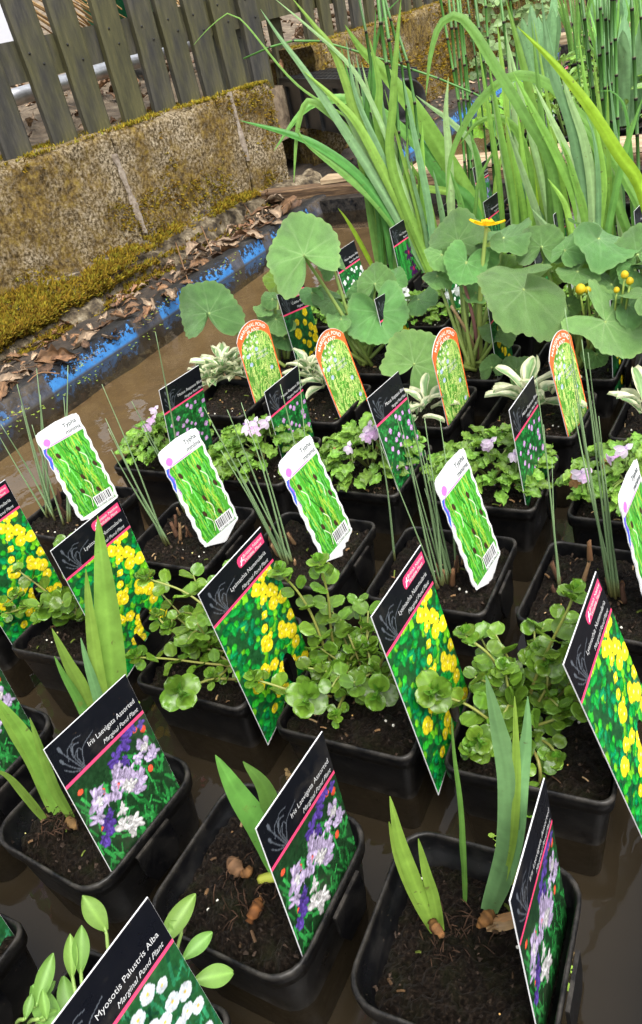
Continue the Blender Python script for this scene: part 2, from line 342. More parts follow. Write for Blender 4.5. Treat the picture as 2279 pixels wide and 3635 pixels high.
# ---- picket fence
def woodmat():
    m, t, b, o = newmat('weathered_picket'); n = noisenode(t, 9, 8, .7, stretch=(6, 6, 1)); g = noisenode(t, 6, 4, .6, stretch=(2, 2, .8))
    tcn = t.nodes.new('ShaderNodeObjectInfo')
    r = ramp(t, n.outputs['Fac'], [(.3, (.009, .009, .009)), (.5, (.028, .026, .021)), (.7, (.065, .058, .042)), (.8, (.16, .145, .115))])
    r2 = ramp(t, n.outputs['Fac'], [(.3, (.018, .018, .005)), (.6, (.065, .060, .016)), (.8, (.15, .135, .045))])
    ad = N(t, 'ShaderNodeMath', operation='ADD'); sc = N(t, 'ShaderNodeMath', operation='MULTIPLY'); sc.inputs[1].default_value = .25
    t.links.new(tcn.outputs['Random'], sc.inputs[0]); t.links.new(sc.outputs[0], ad.inputs[0]); t.links.new(g.outputs['Fac'], ad.inputs[1])
    k = ramp(t, ad.outputs[0], [(.46, 0.0), (.66, .85)]); c = mixc(t, r.outputs[0], r2.outputs[0], k.outputs[0]); t.links.new(c, b.inputs['Base Color'])
    b.inputs['Roughness'].default_value = .7; bump(t, b, n.outputs['Fac'], .5, .004); return m
M['picket'] = woodmat(); M['nail'] = plain('nail_hole', (.004, .004, .004), .6)
fence = thing('picket_fence', tuple(wp(.3, -.08, WTOP)), 'weathered dark picket fence with green algae standing on the mossy wall', 'fence')
fo = np.array(fence.location)
def picket_mesh(w_=.072, h=.62, d=.018, sd=0):
    V = []; F = []; nzs = 14
    for i in range(nzs):
        z = h*i/(nzs-1); wob = .0025*fbm(z*6, sd*3.1); wv = w_*(1+.03*nz(z*7, sd))
        for (x, y) in ((-.5, -.35), (-.42, -.5), (.42, -.5), (.5, -.35), (.5, .5), (-.5, .5)):
            V.append((x*wv+wob, y*d, z-(.006*nz(x*9, sd) if i == 0 else 0)))
    F = grid_faces(nzs, 6, True)+[tuple(range(6))[::-1], tuple(range((nzs-1)*6, nzs*6))]
    return mesh('picket', V, F, M['picket'], smooth=False)
PK = [picket_mesh(sd=k+.5) for k in range(4)]
nailme = mesh('nail', *[list(q) for q in tube([(0, 0, 0), (0, -.0015, 0)], .0028, 6)], M['nail'])
def picket(pos, d, k, lean=0):
    n = np.array([d[1], -d[0], 0]); Mx = Matrix(((d[0], -n[0], 0, 0), (d[1], -n[1], 0, 0), (0, 0, 1, 0), (0, 0, 0, 1))) @ Matrix.Rotation(lean, 4, 'Y')
    q = pos-fo; Mx.translation = Vector(q); o = obj('picket', PK[k % 4], fence, M=Mx)
    for dx, z in ((.012, .17), (-.016, .205)): obj('nail', nailme, o, loc=(dx+rng.uniform(-.006, .006), -.0095, z+rng.uniform(-.008, .008)))
feet = [(-60, 384), (40, 352), (150, 322), (230, 297), (315, 270), (385, 243), (444, 222), (500, 196), (556, 184), (612, 164)]
k = 0
for q in feet:
    p = onplane(q, wp(0, -.085), WN); p[2] = WTOP-.006; picket(p, WD, k, rng.uniform(-.02, .02)); k += 1
fd = nrm((.012, 1, 0)); y = 2.10
while y < 5.4:
    picket(np.array([FWX(y)-(.085 if y > 2.5 else .15), y, .298 if y > 2.5 else .205]), fd, k, rng.uniform(-.025, .025)); y += .128; k += 1
for (a, b_) in ((wp(-.7, -.11), wp(send+.1, -.11)), (np.array([FWX(2.0)-.115, 2.02, 0]), np.array([FWX(5.6)-.115, 5.6, 0]))):
    Vv = []
    n_ = WN if a[1] < 1.9 and b_[1] < 2.2 else np.array([1.0, 0, 0])
    for t in np.linspace(0, 1, 14):
        c = a+(b_-a)*t
        for (o_, z) in ((-.018, .405), (.014, .405), (.014, .487), (-.018, .487)): Vv.append(c+n_*o_+np.array([0, 0, z+.003*nz(t*9, z*30)])-fo)
    obj('rail', mesh('rail', Vv, grid_faces(14, 4, True)+[(0, 1, 2, 3), (55, 54, 53, 52)], M['picket'], smooth=False), fence)
# ---- things behind the fence
M['steel'] = noisy('galvanised_steel', [(.3, (.35, .35, .36)), (.6, (.62, .62, .63)), (.8, (.75, .75, .75))], 20, .35, 5, .1, .002, metallic=.85)
p0, p1 = onplane((-40, 252), (-1.47, 0, 0), np.array([1.0, 0, 0])), onplane((560, 72), (-1.47, 0, 0), np.array([1.0, 0, 0]))
Vv, Ff = tube(catmull([p0, (p0+p1)/2, p1], 8), .021, 16)
tag(obj('metal_pipe', mesh('metal_pipe', Vv, Ff, M['steel'])), 'shiny galvanised metal pipe lying on the leaf litter behind the fence', 'pipe')
M['green'] = plain('green_plastic', (.0, .16, .075), .45)
Vv = []; 
for i, (rr, z) in enumerate(((.10, 0), (.125, .22), (.132, .22), (.132, .24), (.122, .24), (.115, .2), (.05, .19))):
    for j in range(24): a = j/24*6.283; Vv.append((rr*math.cos(a), rr*math.sin(a), z))
gp = onplane((283, 30), (-1.75, 0, 0), np.array([1.0, 0, 0]))
tag(obj('bucket', mesh('bucket', Vv, grid_faces(7, 24, True)+[tuple(range(24))[::-1], tuple(range(144, 168))], M['green']), loc=(gp[0], gp[1], gp[2]-.15)), 'bright green plastic bucket standing behind the picket fence', 'bucket')
M['grey_panel'] = plain('pale_grey_plastic', (.62, .63, .68), .5)
gp = onplane((0, 78), (-2.1, 0, 0), np.array([1.0, 0, 0])); gp[2] = .46
Vv, Ff = box(-.12, .12, -.22, .02, -.02, .26)
tag(obj('storage_crate', mesh('storage_crate', Vv, Ff, M['grey_panel'], smooth=False), loc=tuple(gp)), 'pale grey plastic crate behind the fence rail', 'crate')
G = Geo()
for _ in range(46):
    c = onplane((rng.choice((90, 130, 180, 250, 300, 420, 470))+rng.uniform(-20, 20), rng.uniform(0, 60)), (-1.62-rng.random()*.15, 0, 0), np.array([1.0, 0, 0])); d = nrm((rng.uniform(-.2, .2), 1, rng.uniform(-.75, -.45)))
    Vv, Ff = tube([c-d*.14, c+d*.14], .0028, 5); G.add(Vv, Ff, np.array((.42, .27, .12))*rng.uniform(.6, 1.2))
tag(obj('dry_stalks', G.mesh('dry_stalks', M['wood_debris'])), 'bundle of dry straw coloured stalks lying behind the fence', 'stalks', kind='stuff')

# ---- dead leaves
def deadleaf_mesh(sd):
    r_ = random.Random(sd); nu, nv = 13, 11; V = []; C = []; curl = r_.uniform(.6, 1.9); tw = r_.uniform(-.8, .8); base = np.array(r_.choice(((.14, .075, .035), (.20, .12, .07), (.09, .05, .028), (.24, .17, .11), (.17, .085, .04))))
    for i in range(nu):
        t = i/(nu-1); wd = .36*math.sin(math.pi*min(1, t**.75*.97+.02))**.8*(1+.16*math.sin(i*2.1+sd))
        for j in range(nv):
            s = (j/(nv-1)*2-1); a = s*curl*(.4+.6*t)+tw*t; y = wd*math.sin(a)/max(curl, .6)*1.1; z = wd*(1-math.cos(a))*.8+.16*math.sin(t*3+sd)+.10*nz(t*4, s*3, sd)+.06*nz(t*11, s*8, sd)
            V.append((t-.5, y+.04*nz(t*5, s*2, sd+9), z)); C.append(base*(1.15-.4*abs(s)+.7*nz(t*6, s*6, sd)+.5*nz(t*17, s*11, sd))*(1.35 if j == nv//2 else 1)*(1.2 if (i+abs(j-nv//2)) % 3 == 0 else .9))
    g = Geo(); g.add(V, grid_faces(nu, nv), np.clip(np.array(C), .01, 1))
    Vv, Ff = tube([(-.8, .05, .05), (-.62, .02, .02), (-.48, 0, .02)], .012, 4); g.add(Vv, Ff, base*.8)
    return g.mesh('dead_leaf', M['deadleaf'])
DL = [deadleaf_mesh(k) for k in range(8)]
spots = [(20, 905, 62), (70, 880, 45), (135, 850, 80), (235, 765, 48), (262, 790, 42), (150, 845, 42), (205, 800, 44), (280, 745, 40), (455, 590, 60), (470, 622, 40), (440, 640, 46), (520, 592, 66), (548, 570, 60), (583, 552, 50), (612, 535, 40), (628, 498, 62), (648, 510, 56), (668, 488, 62), (640, 470, 50), (690, 482, 50), (330, 735, 44), (310, 740, 36), (360, 722, 48), (395, 705, 60), (425, 655, 38), (-5, 930, 60), (40, 915, 40), (100, 870, 44), (180, 815, 44), (600, 560, 36), (655, 530, 34)]
spots += [(px+rng.uniform(-25, 25), py+rng.uniform(-14, 14), sz*rng.uniform(.6, 1.0)) for (px, py, sz) in spots[:31]]
for i, (px, py, sz) in enumerate(spots):
    p = onz((px, py), -.025+rng.uniform(0, .016)); L = sz*pxsize(p)*1.3; g = rng.uniform(0, 6.28)
    o = obj('dead_leaf', DL[i % 8], M=basis(p, (math.cos(g), math.sin(g), rng.uniform(-.3, .3)), (rng.uniform(-.5, .5), rng.uniform(-.7, .2), 1), (L, L, L*rng.uniform(.7, 1.2))))
    tag(o, 'curled brown dead leaf lying between the mossy footing and the tank rim', 'leaf', 'dead leaves along the tank rim')
G = Geo()
def scatter(G, p, L):
    me = DL[rng.randrange(8)]; g = rng.uniform(0, 6.28); Mx = basis(p, (math.cos(g), math.sin(g), rng.uniform(-.3, .3)), (rng.uniform(-.6, .6), rng.uniform(-.6, .6), 1), L)
    V = np.array([tuple(Mx @ v.co) for v in me.vertices]); C = np.zeros(len(V)*4, np.float32); me.color_attributes['Col'].data.foreach_get('color', C)
    G.add(V, [tuple(f.vertices) for f in me.polygons], C.reshape(-1, 4)[:, :3]*rng.uniform(.8, 1.5))
for _ in range(420):
    x = -1.22-abs(rng.gauss(0, .5))-.02; y = rng.uniform(.8, 4.5); x -= .12 if y < 1.4 else 0; scatter(G, np.array([x, y, terz(x, y)+.008]), rng.uniform(.03, .075))
tag(obj('leaf_litter', G.mesh('leaf_litter', M['deadleaf'])), 'carpet of dry brown leaves on the terrace behind the fence', 'leaves', kind='stuff')
G = Geo()
for _ in range(420):
    y = rng.uniform(.3, 1.75); x = rng.uniform(-1.04, -.80); scatter(G, np.array([x, y, -.048+.01*rng.random()]), rng.uniform(.012, .035))
for _ in range(120):
    y = rng.uniform(1.9, 4.5); x = rng.uniform(-1.1, -.83); scatter(G, np.array([x, y, -.045]), rng.uniform(.012, .04))
tag(obj('leaf_crumbs', G.mesh('leaf_crumbs', M['deadleaf'])), 'broken leaf crumbs in the earth between wall and tank', 'leaves', kind='stuff')

# ---- earth strip between wall and tanks
V = []; ys = np.linspace(-.6, 6.5, 180); xs = np.linspace(-1.35, -.80, 18)
for y in ys:
    for x in xs: V.append((x, y, -.052+.012*fbm(x*14, y*14)))
tag(obj('earth_strip', mesh('earth_strip', V, grid_faces(180, 18), M['earth'])), kind='structure')

# ---- tanks
def tankmat():
    m, t, b, o = newmat('chipped_blue_tank'); tc = t.nodes.new('ShaderNodeTexCoord'); sp = t.nodes.new('ShaderNodeSeparateXYZ'); t.links.new(tc.outputs['Object'], sp.inputs[0])
    n = noisenode(t, 90, 7, .75); n1 = noisenode(t, 6, 3, .5, stretch=(.01, 1, .01)); n2 = noisenode(t, 40, 6, .7)
    zz = N(t, 'ShaderNodeMapRange'); zz.inputs['From Min'].default_value = -.055; zz.inputs['From Max'].default_value = -.016; t.links.new(sp.outputs['Z'], zz.inputs['Value'])
    ad = N(t, 'ShaderNodeMath', operation='MULTIPLY_ADD'); ad.inputs[1].default_value = .22; t.links.new(zz.outputs[0], ad.inputs[0]); t.links.new(n.outputs['Fac'], ad.inputs[2])
    chip = ramp(t, ad.outputs[0], [(.60, 0.0), (.625, 1.0)])
    blue = ramp(t, n2.outputs['Fac'], [(.3, (.015, .10, .30)), (.7, (.045, .20, .46))])
    c = mixc(t, blue.outputs[0], (.012, .012, .014), chip.outputs[0])
    mud = ramp(t, n2.outputs['Fac'], [(.3, (.02, .016, .012)), (.6, (.07, .055, .04)), (.75, (.17, .15, .12))])
    mm = ramp(t, n1.outputs['Fac'], [(.53, 0.0), (.55, .9)]); c = mixc(t, c, mud.outputs[0], mm.outputs[0])
    uw = ramp(t, zz.outputs[0], [(.0, .92), (.12, 0.0)]); c = mixc(t, c, (.05, .045, .035), uw.outputs[0])
    # outer half of the rim is bare black liner
    xx = N(t, 'ShaderNodeMath', operation='ABSOLUTE'); t.links.new(sp.outputs['X'], xx.inputs[0])
    xm = ramp(t, xx.outputs[0], [(.5600, 0.0), (.5625, 1.0)])
    lin = ramp(t, n2.outputs['Fac'], [(.35, (.006, .006, .007)), (.6, (.025, .024, .022)), (.75, (.09, .08, .065))])
    c = mixc(t, c, lin.outputs[0], xm.outputs[0]); t.links.new(c, b.inputs['Base Color']); b.inputs['Roughness'].default_value = .55; b.inputs['Specular IOR Level'].default_value = .25
    bump(t, b, n.outputs['Fac'], .6, .004); return m
M['tank'] = tankmat()
M['silt0'] = noisy('silt', [(.3, (.10, .075, .042)), (.5, (.16, .12, .07)), (.65, (.20, .15, .09)), (.8, (.12, .095, .06))], 9, .9, 6, .3, .004)
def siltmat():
    m, t, b, o = newmat('silt_painted_shade'); n = noisenode(t, 9, 6, .65); r = ramp(t, n.outputs['Fac'], [(.3, (.11, .08, .045)), (.5, (.17, .125, .075)), (.65, (.21, .16, .095)), (.8, (.13, .10, .065))])
    a = N(t, 'ShaderNodeVertexColor', layer_name='Col'); c = mixc(t, (.010, .009, .007), r.outputs[0], a.outputs[0]); t.links.new(c, b.inputs['Base Color']); b.inputs['Roughness'].default_value = .9; return m  # brown silt; the near-black tone is shade among the pots, painted in
M['silt'] = siltmat()
def watermat():
    m, t, b, o = newmat('murky_water'); t.nodes.remove(b)
    tr = N(t, 'ShaderNodeBsdfTransparent'); tr.inputs[0].default_value = (.72, .66, .55, 1); gl = N(t, 'ShaderNodeBsdfGlossy', Roughness=.02); gl.inputs[0].default_value = (1, 1, 1, 1)
    df = N(t, 'ShaderNodeBsdfDiffuse'); n0 = noisenode(t, 7, 6, .65); rr = ramp(t, n0.outputs['Fac'], [(.3, (.115, .085, .05)), (.5, (.16, .12, .072)), (.7, (.20, .15, .09))]); t.links.new(rr.outputs[0], df.inputs[0])
    m1 = N(t, 'ShaderNodeMixShader'); m1.inputs[0].default_value = .035; t.links.new(tr.outputs[0], m1.inputs[1]); t.links.new(df.outputs[0], m1.inputs[2])
    fr = N(t, 'ShaderNodeFresnel', IOR=1.33); m2 = N(t, 'ShaderNodeMixShader'); t.links.new(fr.outputs[0], m2.inputs[0]); t.links.new(m1.outputs[0], m2.inputs[1]); t.links.new(gl.outputs[0], m2.inputs[2])
    k = N(t, 'ShaderNodeBump', Strength=.22, Distance=.004); n = noisenode(t, 22, 3, .5); t.links.new(n.outputs['Fac'], k.inputs['Height'])
    for q in (gl, fr): t.links.new(k.outputs[0], q.inputs['Normal'])
    t.links.new(m2.outputs[0], o.inputs['Surface']); return m
M['water'] = watermat()
WZ = -.055; TX = -.2175; HW = .5475          # tank centre and half width of the water
def tank(name, y0, y1, label):
    T = thing(name, (TX, (y0+y1)/2, -.105), label, 'tank'); hy = (y1-y0)/2
    prof = [(HW+.055, -.10), (HW+.053, -.026), (HW+.045, -.018), (HW+.016, -.017), (HW+.010, -.021), (HW+.001, -.058), (HW-.004, -.1015)]
    for nm, sx in (('left_rim', -1), ('right_rim', 1)):
        ns = 90; V = []
        for i in range(ns+1):
            y = -hy+2*hy*i/ns; wb = .003*nz(y*3, sx*4)
            for (x, z) in prof: V.append((sx*(x+wb), y, z+.105+.0015*nz(y*11, x*30)))
        F = grid_faces(ns+1, len(prof)); F = F if sx > 0 else [f[::-1] for f in F]
        me = mesh(nm, V, F, M['tank']); o = obj('rim', me, T)
    for sy in (-1, 1):
        V, F = box(-HW-.004, HW+.004, -.02, .02, 0, .083); obj('end_wall', mesh('end_wall', V, F, M['pot'], smooth=False), T, loc=(0, sy*(hy-.03), 0))
    V = []; SC = []
    for i in range(60):
        for j in range(24):
            x = -HW+2*HW*j/23; y = -hy+.03+(2*hy-.06)*i/59; V.append((x, y, .006+.006*fbm(x*6, y*6+y0))); k_ = 1/(1+math.exp((x+.10-.10*max(0, (y+hy+y0-.9))+.10*fbm(x*5, y*5))*26)); SC.append((k_*.93+.07,)*3)  # mask: open strip keeps the silt colour, pot side gets the painted shade
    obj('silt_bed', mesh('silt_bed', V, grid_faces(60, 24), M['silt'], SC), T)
    V = [(TX-HW+.001, y0+.03, WZ), (TX+HW-.001, y0+.03, WZ), (TX+HW-.001, y1-.03, WZ), (TX-HW+.001, y1-.03, WZ)]
    tag(obj('water', mesh('water', V, [(0, 1, 2, 3)], M['water'])), kind='structure'); return T
# object-space Z of the rims is measured from the tank's floor, so shift the paint mask accordingly
for nd in M['tank'].node_tree.nodes:
    if nd.type == 'MAP_RANGE': nd.inputs['From Min'].default_value = .050; nd.inputs['From Max'].default_value = .089
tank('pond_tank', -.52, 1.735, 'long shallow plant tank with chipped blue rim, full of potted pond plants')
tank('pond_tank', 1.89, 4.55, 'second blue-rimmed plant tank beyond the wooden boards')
# ---- boards between the tanks
def boardmat():
    m, t, b, o = newmat('bleached_board'); n = noisenode(t, 14, 8, .7, stretch=(.6, 8, 8)); r = ramp(t, n.outputs['Fac'], [(.28, (.05, .032, .018)), (.42, (.26, .18, .10)), (.58, (.45, .34, .21)), (.75, (.60, .50, .36))])
    t.links.new(r.outputs[0], b.inputs['Base Color']); b.inputs['Roughness'].default_value = .8; bump(t, b, n.outputs['Fac'], .6, .004); return m
M['board'] = boardmat()
M['darkboard'] = noisy('rotten_board', [(.3, (.015, .009, .005)), (.5, (.10, .055, .025)), (.68, (.28, .18, .09))], 14, .8, 8, .7, .005, stretch=(.7, 8, 8))
def board(x0, x1, y0, y1, z0, z1, label, mt, sk=0):
    V = []; n = 40
    for i in range(n):
        x = x0+(x1-x0)*i/(n-1)
        for (y, z) in ((y0, z0), (y0, z1-.003), (y0+.003, z1), (y1-.003, z1), (y1, z1-.003), (y1, z0)):
            V.append((x, y+sk*(x-x0)+.003*nz(x*9, y*40), z+.002*nz(x*13, y*50, z*50)))
    return tag(obj('wooden_board', mesh('wooden_board', V, grid_faces(n, 6, True)+[tuple(range(6)), tuple(range((n-1)*6, n*6))[::-1]], mt, smooth=False)), label, 'board')
board(-1.00, .44, 1.742, 1.80, -.026, .0, 'dark rotting board across the tank end, its split end over dead leaves', M['darkboard'])
board(-.80, .44, 1.765, 1.822, .003, .016, 'bleached wooden board laid on the rotting board across the tank end', M['board'], -.02)
board(-.55, .44, 1.835, 1.90, -.012, .012, 'pale weathered board lying along the near end of the second tank', M['board'])
board(-.98, .44, 4.58, 4.70, -.03, .02, 'bleached board across the far end of the second tank', M['board'])

# ---- black drainage channel
CZ = .225; cFL, cFR = onz((632, 185), CZ), onz((866, 189), CZ)
ax = nrm(cFR-cFL); ay = np.array([-ax[1], ax[0], 0]); az = np.array([0, 0, 1.0]); LN = float(np.linalg.norm(cFR-cFL)); WDT = .15
M['channel'] = noisy('black_channel', [(.4, (.008, .008, .009)), (.7, (.03, .03, .03))], 30, .4, 5, .1, .002)
ch = thing('drainage_channel', tuple(cFL-az*.122), 'black plastic drainage channel with slotted grating and round pipe outlet by the wall', 'channel')
Mx = Matrix(((ax[0], ay[0], az[0], 0), (ax[1], ay[1], az[1], 0), (ax[2], ay[2], az[2], 0), (0, 0, 0, 1)))
V, F = box(0, LN, .008, WDT-.008, -.03, .105); obj('trough', mesh('trough', V, F, M['channel'], smooth=False), ch, M=Mx)
V, F = box(-.004, LN+.004, 0, WDT, .098, .114); obj('frame', mesh('frame', V, F, M['channel'], smooth=False), ch, M=Mx)
for i in range(6):
    V, F = box(.02+i*LN/6, .028+i*LN/6, -.001, .010, -.03, .098); obj('rib', mesh('rib', V, F, M['channel'], smooth=False), ch, M=Mx)
G = Geo()
nb = 26
for i in range(nb+1):
    x = LN*i/nb; V, F = box(x-.0035, x+.0035, .004, WDT-.004, .1142, .1225); G.add(V, F)
for j in range(8):
    y = .004+(WDT-.008)*j/7; V, F = box(0, LN, y-.003, y+.003, .1145, .1235); G.add(V, F)
obj('grating', G.mesh('grating', M['channel'], False), ch, M=Mx)
V = []; ro, ri = .054, .048
for (x, r_) in ((LN, ro), (LN+.075, ro), (LN+.075, ri), (LN+.004, ri)):
    for j in range(28): a = j/28*6.283; V.append((x, WDT*.5+r_*math.cos(a), .056+r_*math.sin(a)))
obj('pipe_outlet', mesh('pipe_outlet', V, grid_faces(4, 28, True)+[tuple(range(84, 112))], M['channel']), ch, M=Mx)
# mossy concrete plinth under the channel
pl = thing('concrete_plinth', tuple(cFL+ax*.16+ay*.06-az*.33), 'rough mossy concrete plinth carrying the black drainage channel', 'plinth')
V = []; n = 30
for i in range(n):
    x = -.20+.36*i/(n-1)
    for k in range(20):
        a = k/19; y, z = ((-.055, -.04+.218*a/.6) if a < .6 else (-.055+.20*(a-.6)/.4, .178))
        d = .008*fbm(x*12, z*12, y*12)+.004*fbm(x*50, z*50, y*50); V.append((x, y-d, z+(d if a > .6 else 0)))
F = grid_faces(n, 20)+[tuple(range(20)), tuple(range((n-1)*20, n*20))[::-1]]
obj('block', mesh('plinth', V, F, M['wall2']), pl, M=Mx)
# ================================================================== PRINTED PLANT LABELS
class Paint:
    """a small picture painted on a grid, kept as vertex colours of the printed face"""
    def __init__(s, W, H, res, bg, seed=1):
        s.W, s.H, s.res = W, H, res; s.nx, s.ny = int(round(W/res))+1, int(round(H/res))+1
        s.X, s.Y = np.meshgrid(np.linspace(0, W, s.nx), np.linspace(0, H, s.ny)); s.C = np.ones((s.ny, s.nx, 3))*np.array(bg); s.keep = np.ones((s.ny, s.nx), bool); s.r = random.Random(seed)
    def put(s, m, c): s.C[m] = c
    def rect(s, x0, x1, y0, y1, c): s.put((s.X >= x0) & (s.X <= x1) & (s.Y >= y0) & (s.Y <= y1), c)
    def ell(s, x, y, a, b, ang, c, shade=.25):
        ca, sa = math.cos(ang), math.sin(ang); u = ((s.X-x)*ca+(s.Y-y)*sa)/a; v = (-(s.X-x)*sa+(s.Y-y)*ca)/b; q = u*u+v*v; m = q <= 1
        s.C[m] = np.array(c)*(1-shade*(q[m]**2)[:, None]*.9-shade*.6*(v[m][:, None] < 0))
    def stroke(s, pts, w0, c, w1=None):
        P = catmull(pts, 14) if len(pts) > 2 else np.array(pts, float); w1 = w0 if w1 is None else w1
        for i in range(len(P)-1):
            a, b = P[i], P[i+1]; d = b-a; L = d@d+1e-9; t = np.clip(((s.X-a[0])*d[0]+(s.Y-a[1])*d[1])/L, 0, 1)
            D = np.hypot(s.X-a[0]-t*d[0], s.Y-a[1]-t*d[1]); s.C[D < (w0+(w1-w0)*(i+.5)/len(P))/2] = c
    def mottle(s, mask, k, amt):
        n = np.zeros((s.ny, s.nx)); rs = np.random.RandomState(3)
        for sc in (k, k*2.3):
            a = rs.rand(int(s.H*sc)+3, int(s.W*sc)+3); iy = np.minimum((s.Y*sc).astype(int), a.shape[0]-2); ix = np.minimum((s.X*sc).astype(int), a.shape[1]-2); fy = s.Y*sc-iy; fx = s.X*sc-ix
            n += a[iy, ix]*(1-fx)*(1-fy)+a[iy, ix+1]*fx*(1-fy)+a[iy+1, ix]*(1-fx)*fy+a[iy+1, ix+1]*fx*fy
        s.C[mask] *= (1-amt+amt*n[mask])[:, None]
    def flower(s, x, y, r, n, c, cc, w=.5, rot=None, a0=None):
        rot = s.r.uniform(0, 6.28) if rot is None else rot
        for k in range(n):
            g = rot+k*2*math.pi/n; s.ell(x+r*.52*math.cos(g), y+r*.52*math.sin(g), r*.52, r*w*.62, g, np.array(c)*s.r.uniform(.82, 1.08))
        if cc is not None: s.ell(x, y, r*.2, r*.2, 0, cc, 0)
    def mesh(s, name, bend, scale=.001, off=.00035):
        idx = -np.ones((s.ny, s.nx), int); k = s.keep; idx[k] = np.arange(k.sum()); x = s.X[k]*scale; y = s.Y[k]*scale
        V = np.stack([x, y, bend(x, y)+off], 1); q = k[:-1, :-1] & k[1:, :-1] & k[:-1, 1:] & k[1:, 1:]
        F = np.stack([idx[:-1, :-1][q], idx[:-1, 1:][q], idx[1:, 1:][q], idx[1:, :-1][q]], 1)
        return mesh(name, V, F, M['print'], np.clip(s.C[k], 0, 1))
HD = 31.0                                   # header height, mm
def black_label(H, kind, W=72, seed=1, hole=False, pill=False):
    p = Paint(W, H, .55, (.012, .07, .02), seed); r = p.r; yb = H-HD; pic = p.Y < yb
    if kind == 'iris':
        p.C[pic] = (.010, .035, .012)
        for _ in range(170):
            x, y = r.uniform(0, W), r.uniform(0, yb*.75); p.stroke([(x, y), (x+r.uniform(-6, 6), y+r.uniform(4, 11))], r.uniform(.8, 2.4), np.array((.02, .17, .035))*r.uniform(.35, 1.6))
        for (x, y) in ((7, 58), (20, 46), (60, 62), (66, 58), (10, 25), (30, 40), (58, 30)): p.ell(x, yb-68+y, r.uniform(1.5, 3.4), r.uniform(1.5, 2.8), 0, (.75, .09, .04))
        def ir(x, y, c, s_=1.0):
            for _ in range(11):
                g = r.uniform(0, 6.28); q_ = r.uniform(.5, 5.2)*s_; p.ell(x+q_*math.cos(g), y+q_*math.sin(g), r.uniform(1.6, 3.9)*s_, r.uniform(.9, 2.3)*s_, g+r.gauss(0, .6), np.array(c)*r.uniform(.5, 1.15), .5)
            for _ in range(4): g = r.uniform(0, 6.28); p.stroke([(x, y), (x+4*s_*math.cos(g), y+4*s_*math.sin(g))], .6, np.array(c)*.55)
        for (x, y, k_) in ((50, 62, 1.2), (58, 64, .8), (38, 56, 1.0), (44, 50, .7), (12, 24, 1.1), (18, 29, .7), (8, 18, .8), (66, 62, .6)): ir(x, yb-68+y, (.11, .06, .34), k_)
        for (x, y, k_) in ((34, 44, 1.3), (38, 34, 1.2), (60, 48, 1.3), (64, 38, 1.1), (14, 44, 1.3), (10, 34, 1.0), (45, 25, 1.0), (42, 40, 1.1), (20, 38, 1.0), (48, 31, .9), (29, 38, 1.0), (54, 44, .8), (36, 50, .9)): ir(x, yb-68+y, (.58, .47, .70), k_)
        for (x, y, k_) in ((36, 36, .8), (22, 14, 1.1), (30, 9, 1.1), (15, 43, .7), (26, 24, .8), (61, 46, .6), (40, 32, .7), (26, 5, .8)): ir(x, yb-68+y, (.78, .75, .74), k_)
    elif kind == 'lysi':
        for _ in range(420):
            x, y = r.uniform(-2, W+2), r.uniform(0, yb+3); g = np.array(r.choice(((.006, .28, .03), (.03, .46, .03), (.003, .14, .03), (.18, .60, .02), (.004, .26, .09), (.01, .34, .05)))); p.ell(x, min(y, yb), r.uniform(2.5, 5), r.uniform(2, 3.4), r.uniform(0, 3), g*r.uniform(.7, 1.2), .45)
        for (x, y) in ((50, 116), (58, 119), (66, 121), (54, 110), (48, 101), (44, 93), (62, 104), (66, 99), (57, 92), (63, 90), (69, 88), (40, 84), (36, 77), (46, 76), (34, 70), (40, 66), (54, 68), (60, 62), (66, 58), (24, 52), (30, 50), (36, 52), (12, 50), (18, 47), (44, 42), (50, 38), (56, 36), (36, 30), (30, 26), (40, 22), (62, 30), (68, 24), (22, 20), (50, 14), (58, 70), (70, 70), (64, 46)):
            yy = y*yb/122; p.flower(x+r.gauss(0, 1.5), yy+r.gauss(0, 1.5), r.uniform(3.2, 6.2), r.choice((3, 4, 5)), (.95, .76, .02), (.95, .85, .35), r.uniform(.8, 1.2)); p.stroke([(x-2, yy-2), (x+1, yy+2)], .5, (.75, .55, .02))
    elif kind in ('maz', 'alba'):
        for _ in range(380):
            x, y = r.uniform(0, W), r.uniform(0, yb); p.ell(x, y, r.uniform(1.5, 3.2), r.uniform(1, 2), r.uniform(0, 3), np.array((.015, .16, .03))*r.uniform(.3, 1.7))
        pts = [(20, 55), (38, 62), (44, 58), (52, 60), (26, 44), (33, 46), (40, 41), (46, 37), (31, 37), (58, 48), (60, 42), (14, 40), (22, 33), (48, 25), (54, 22), (36, 24), (64, 30), (28, 15), (12, 22), (44, 12), (60, 14), (66, 56), (8, 52)]
        for (x, y) in pts:
            if kind == 'maz': p.flower(x, y*yb/68, r.uniform(2.2, 3.6), 4, (.55, .30, .62), (.75, .65, .75), .9)
            else: p.flower(x, y*yb/68, r.uniform(2.8, 4.6), 4, (.8, .82, .8), None, .8)
    elif kind == 'calt':
        for _ in range(200):
            x, y = r.uniform(0, W), r.uniform(0, yb); p.ell(x, y, r.uniform(2.5, 5), r.uniform(2, 4), r.uniform(0, 3), np.array((.008, .09, .02))*r.uniform(.4, 1.8))
        for (x, y, q) in ((50, 62, 6), (44, 50, 5), (22, 40, 8), (26, 54, 5), (55, 42, 6), (48, 33, 4), (40, 22, 6), (58, 26, 7), (20, 15, 5), (38, 8, 6), (52, 9, 7), (64, 36, 6), (30, 28, 4)): p.flower(x, y*yb/68, q, 5, (.82, .60, .01), (.5, .38, .02), 1.0)
    elif kind == 'myos':
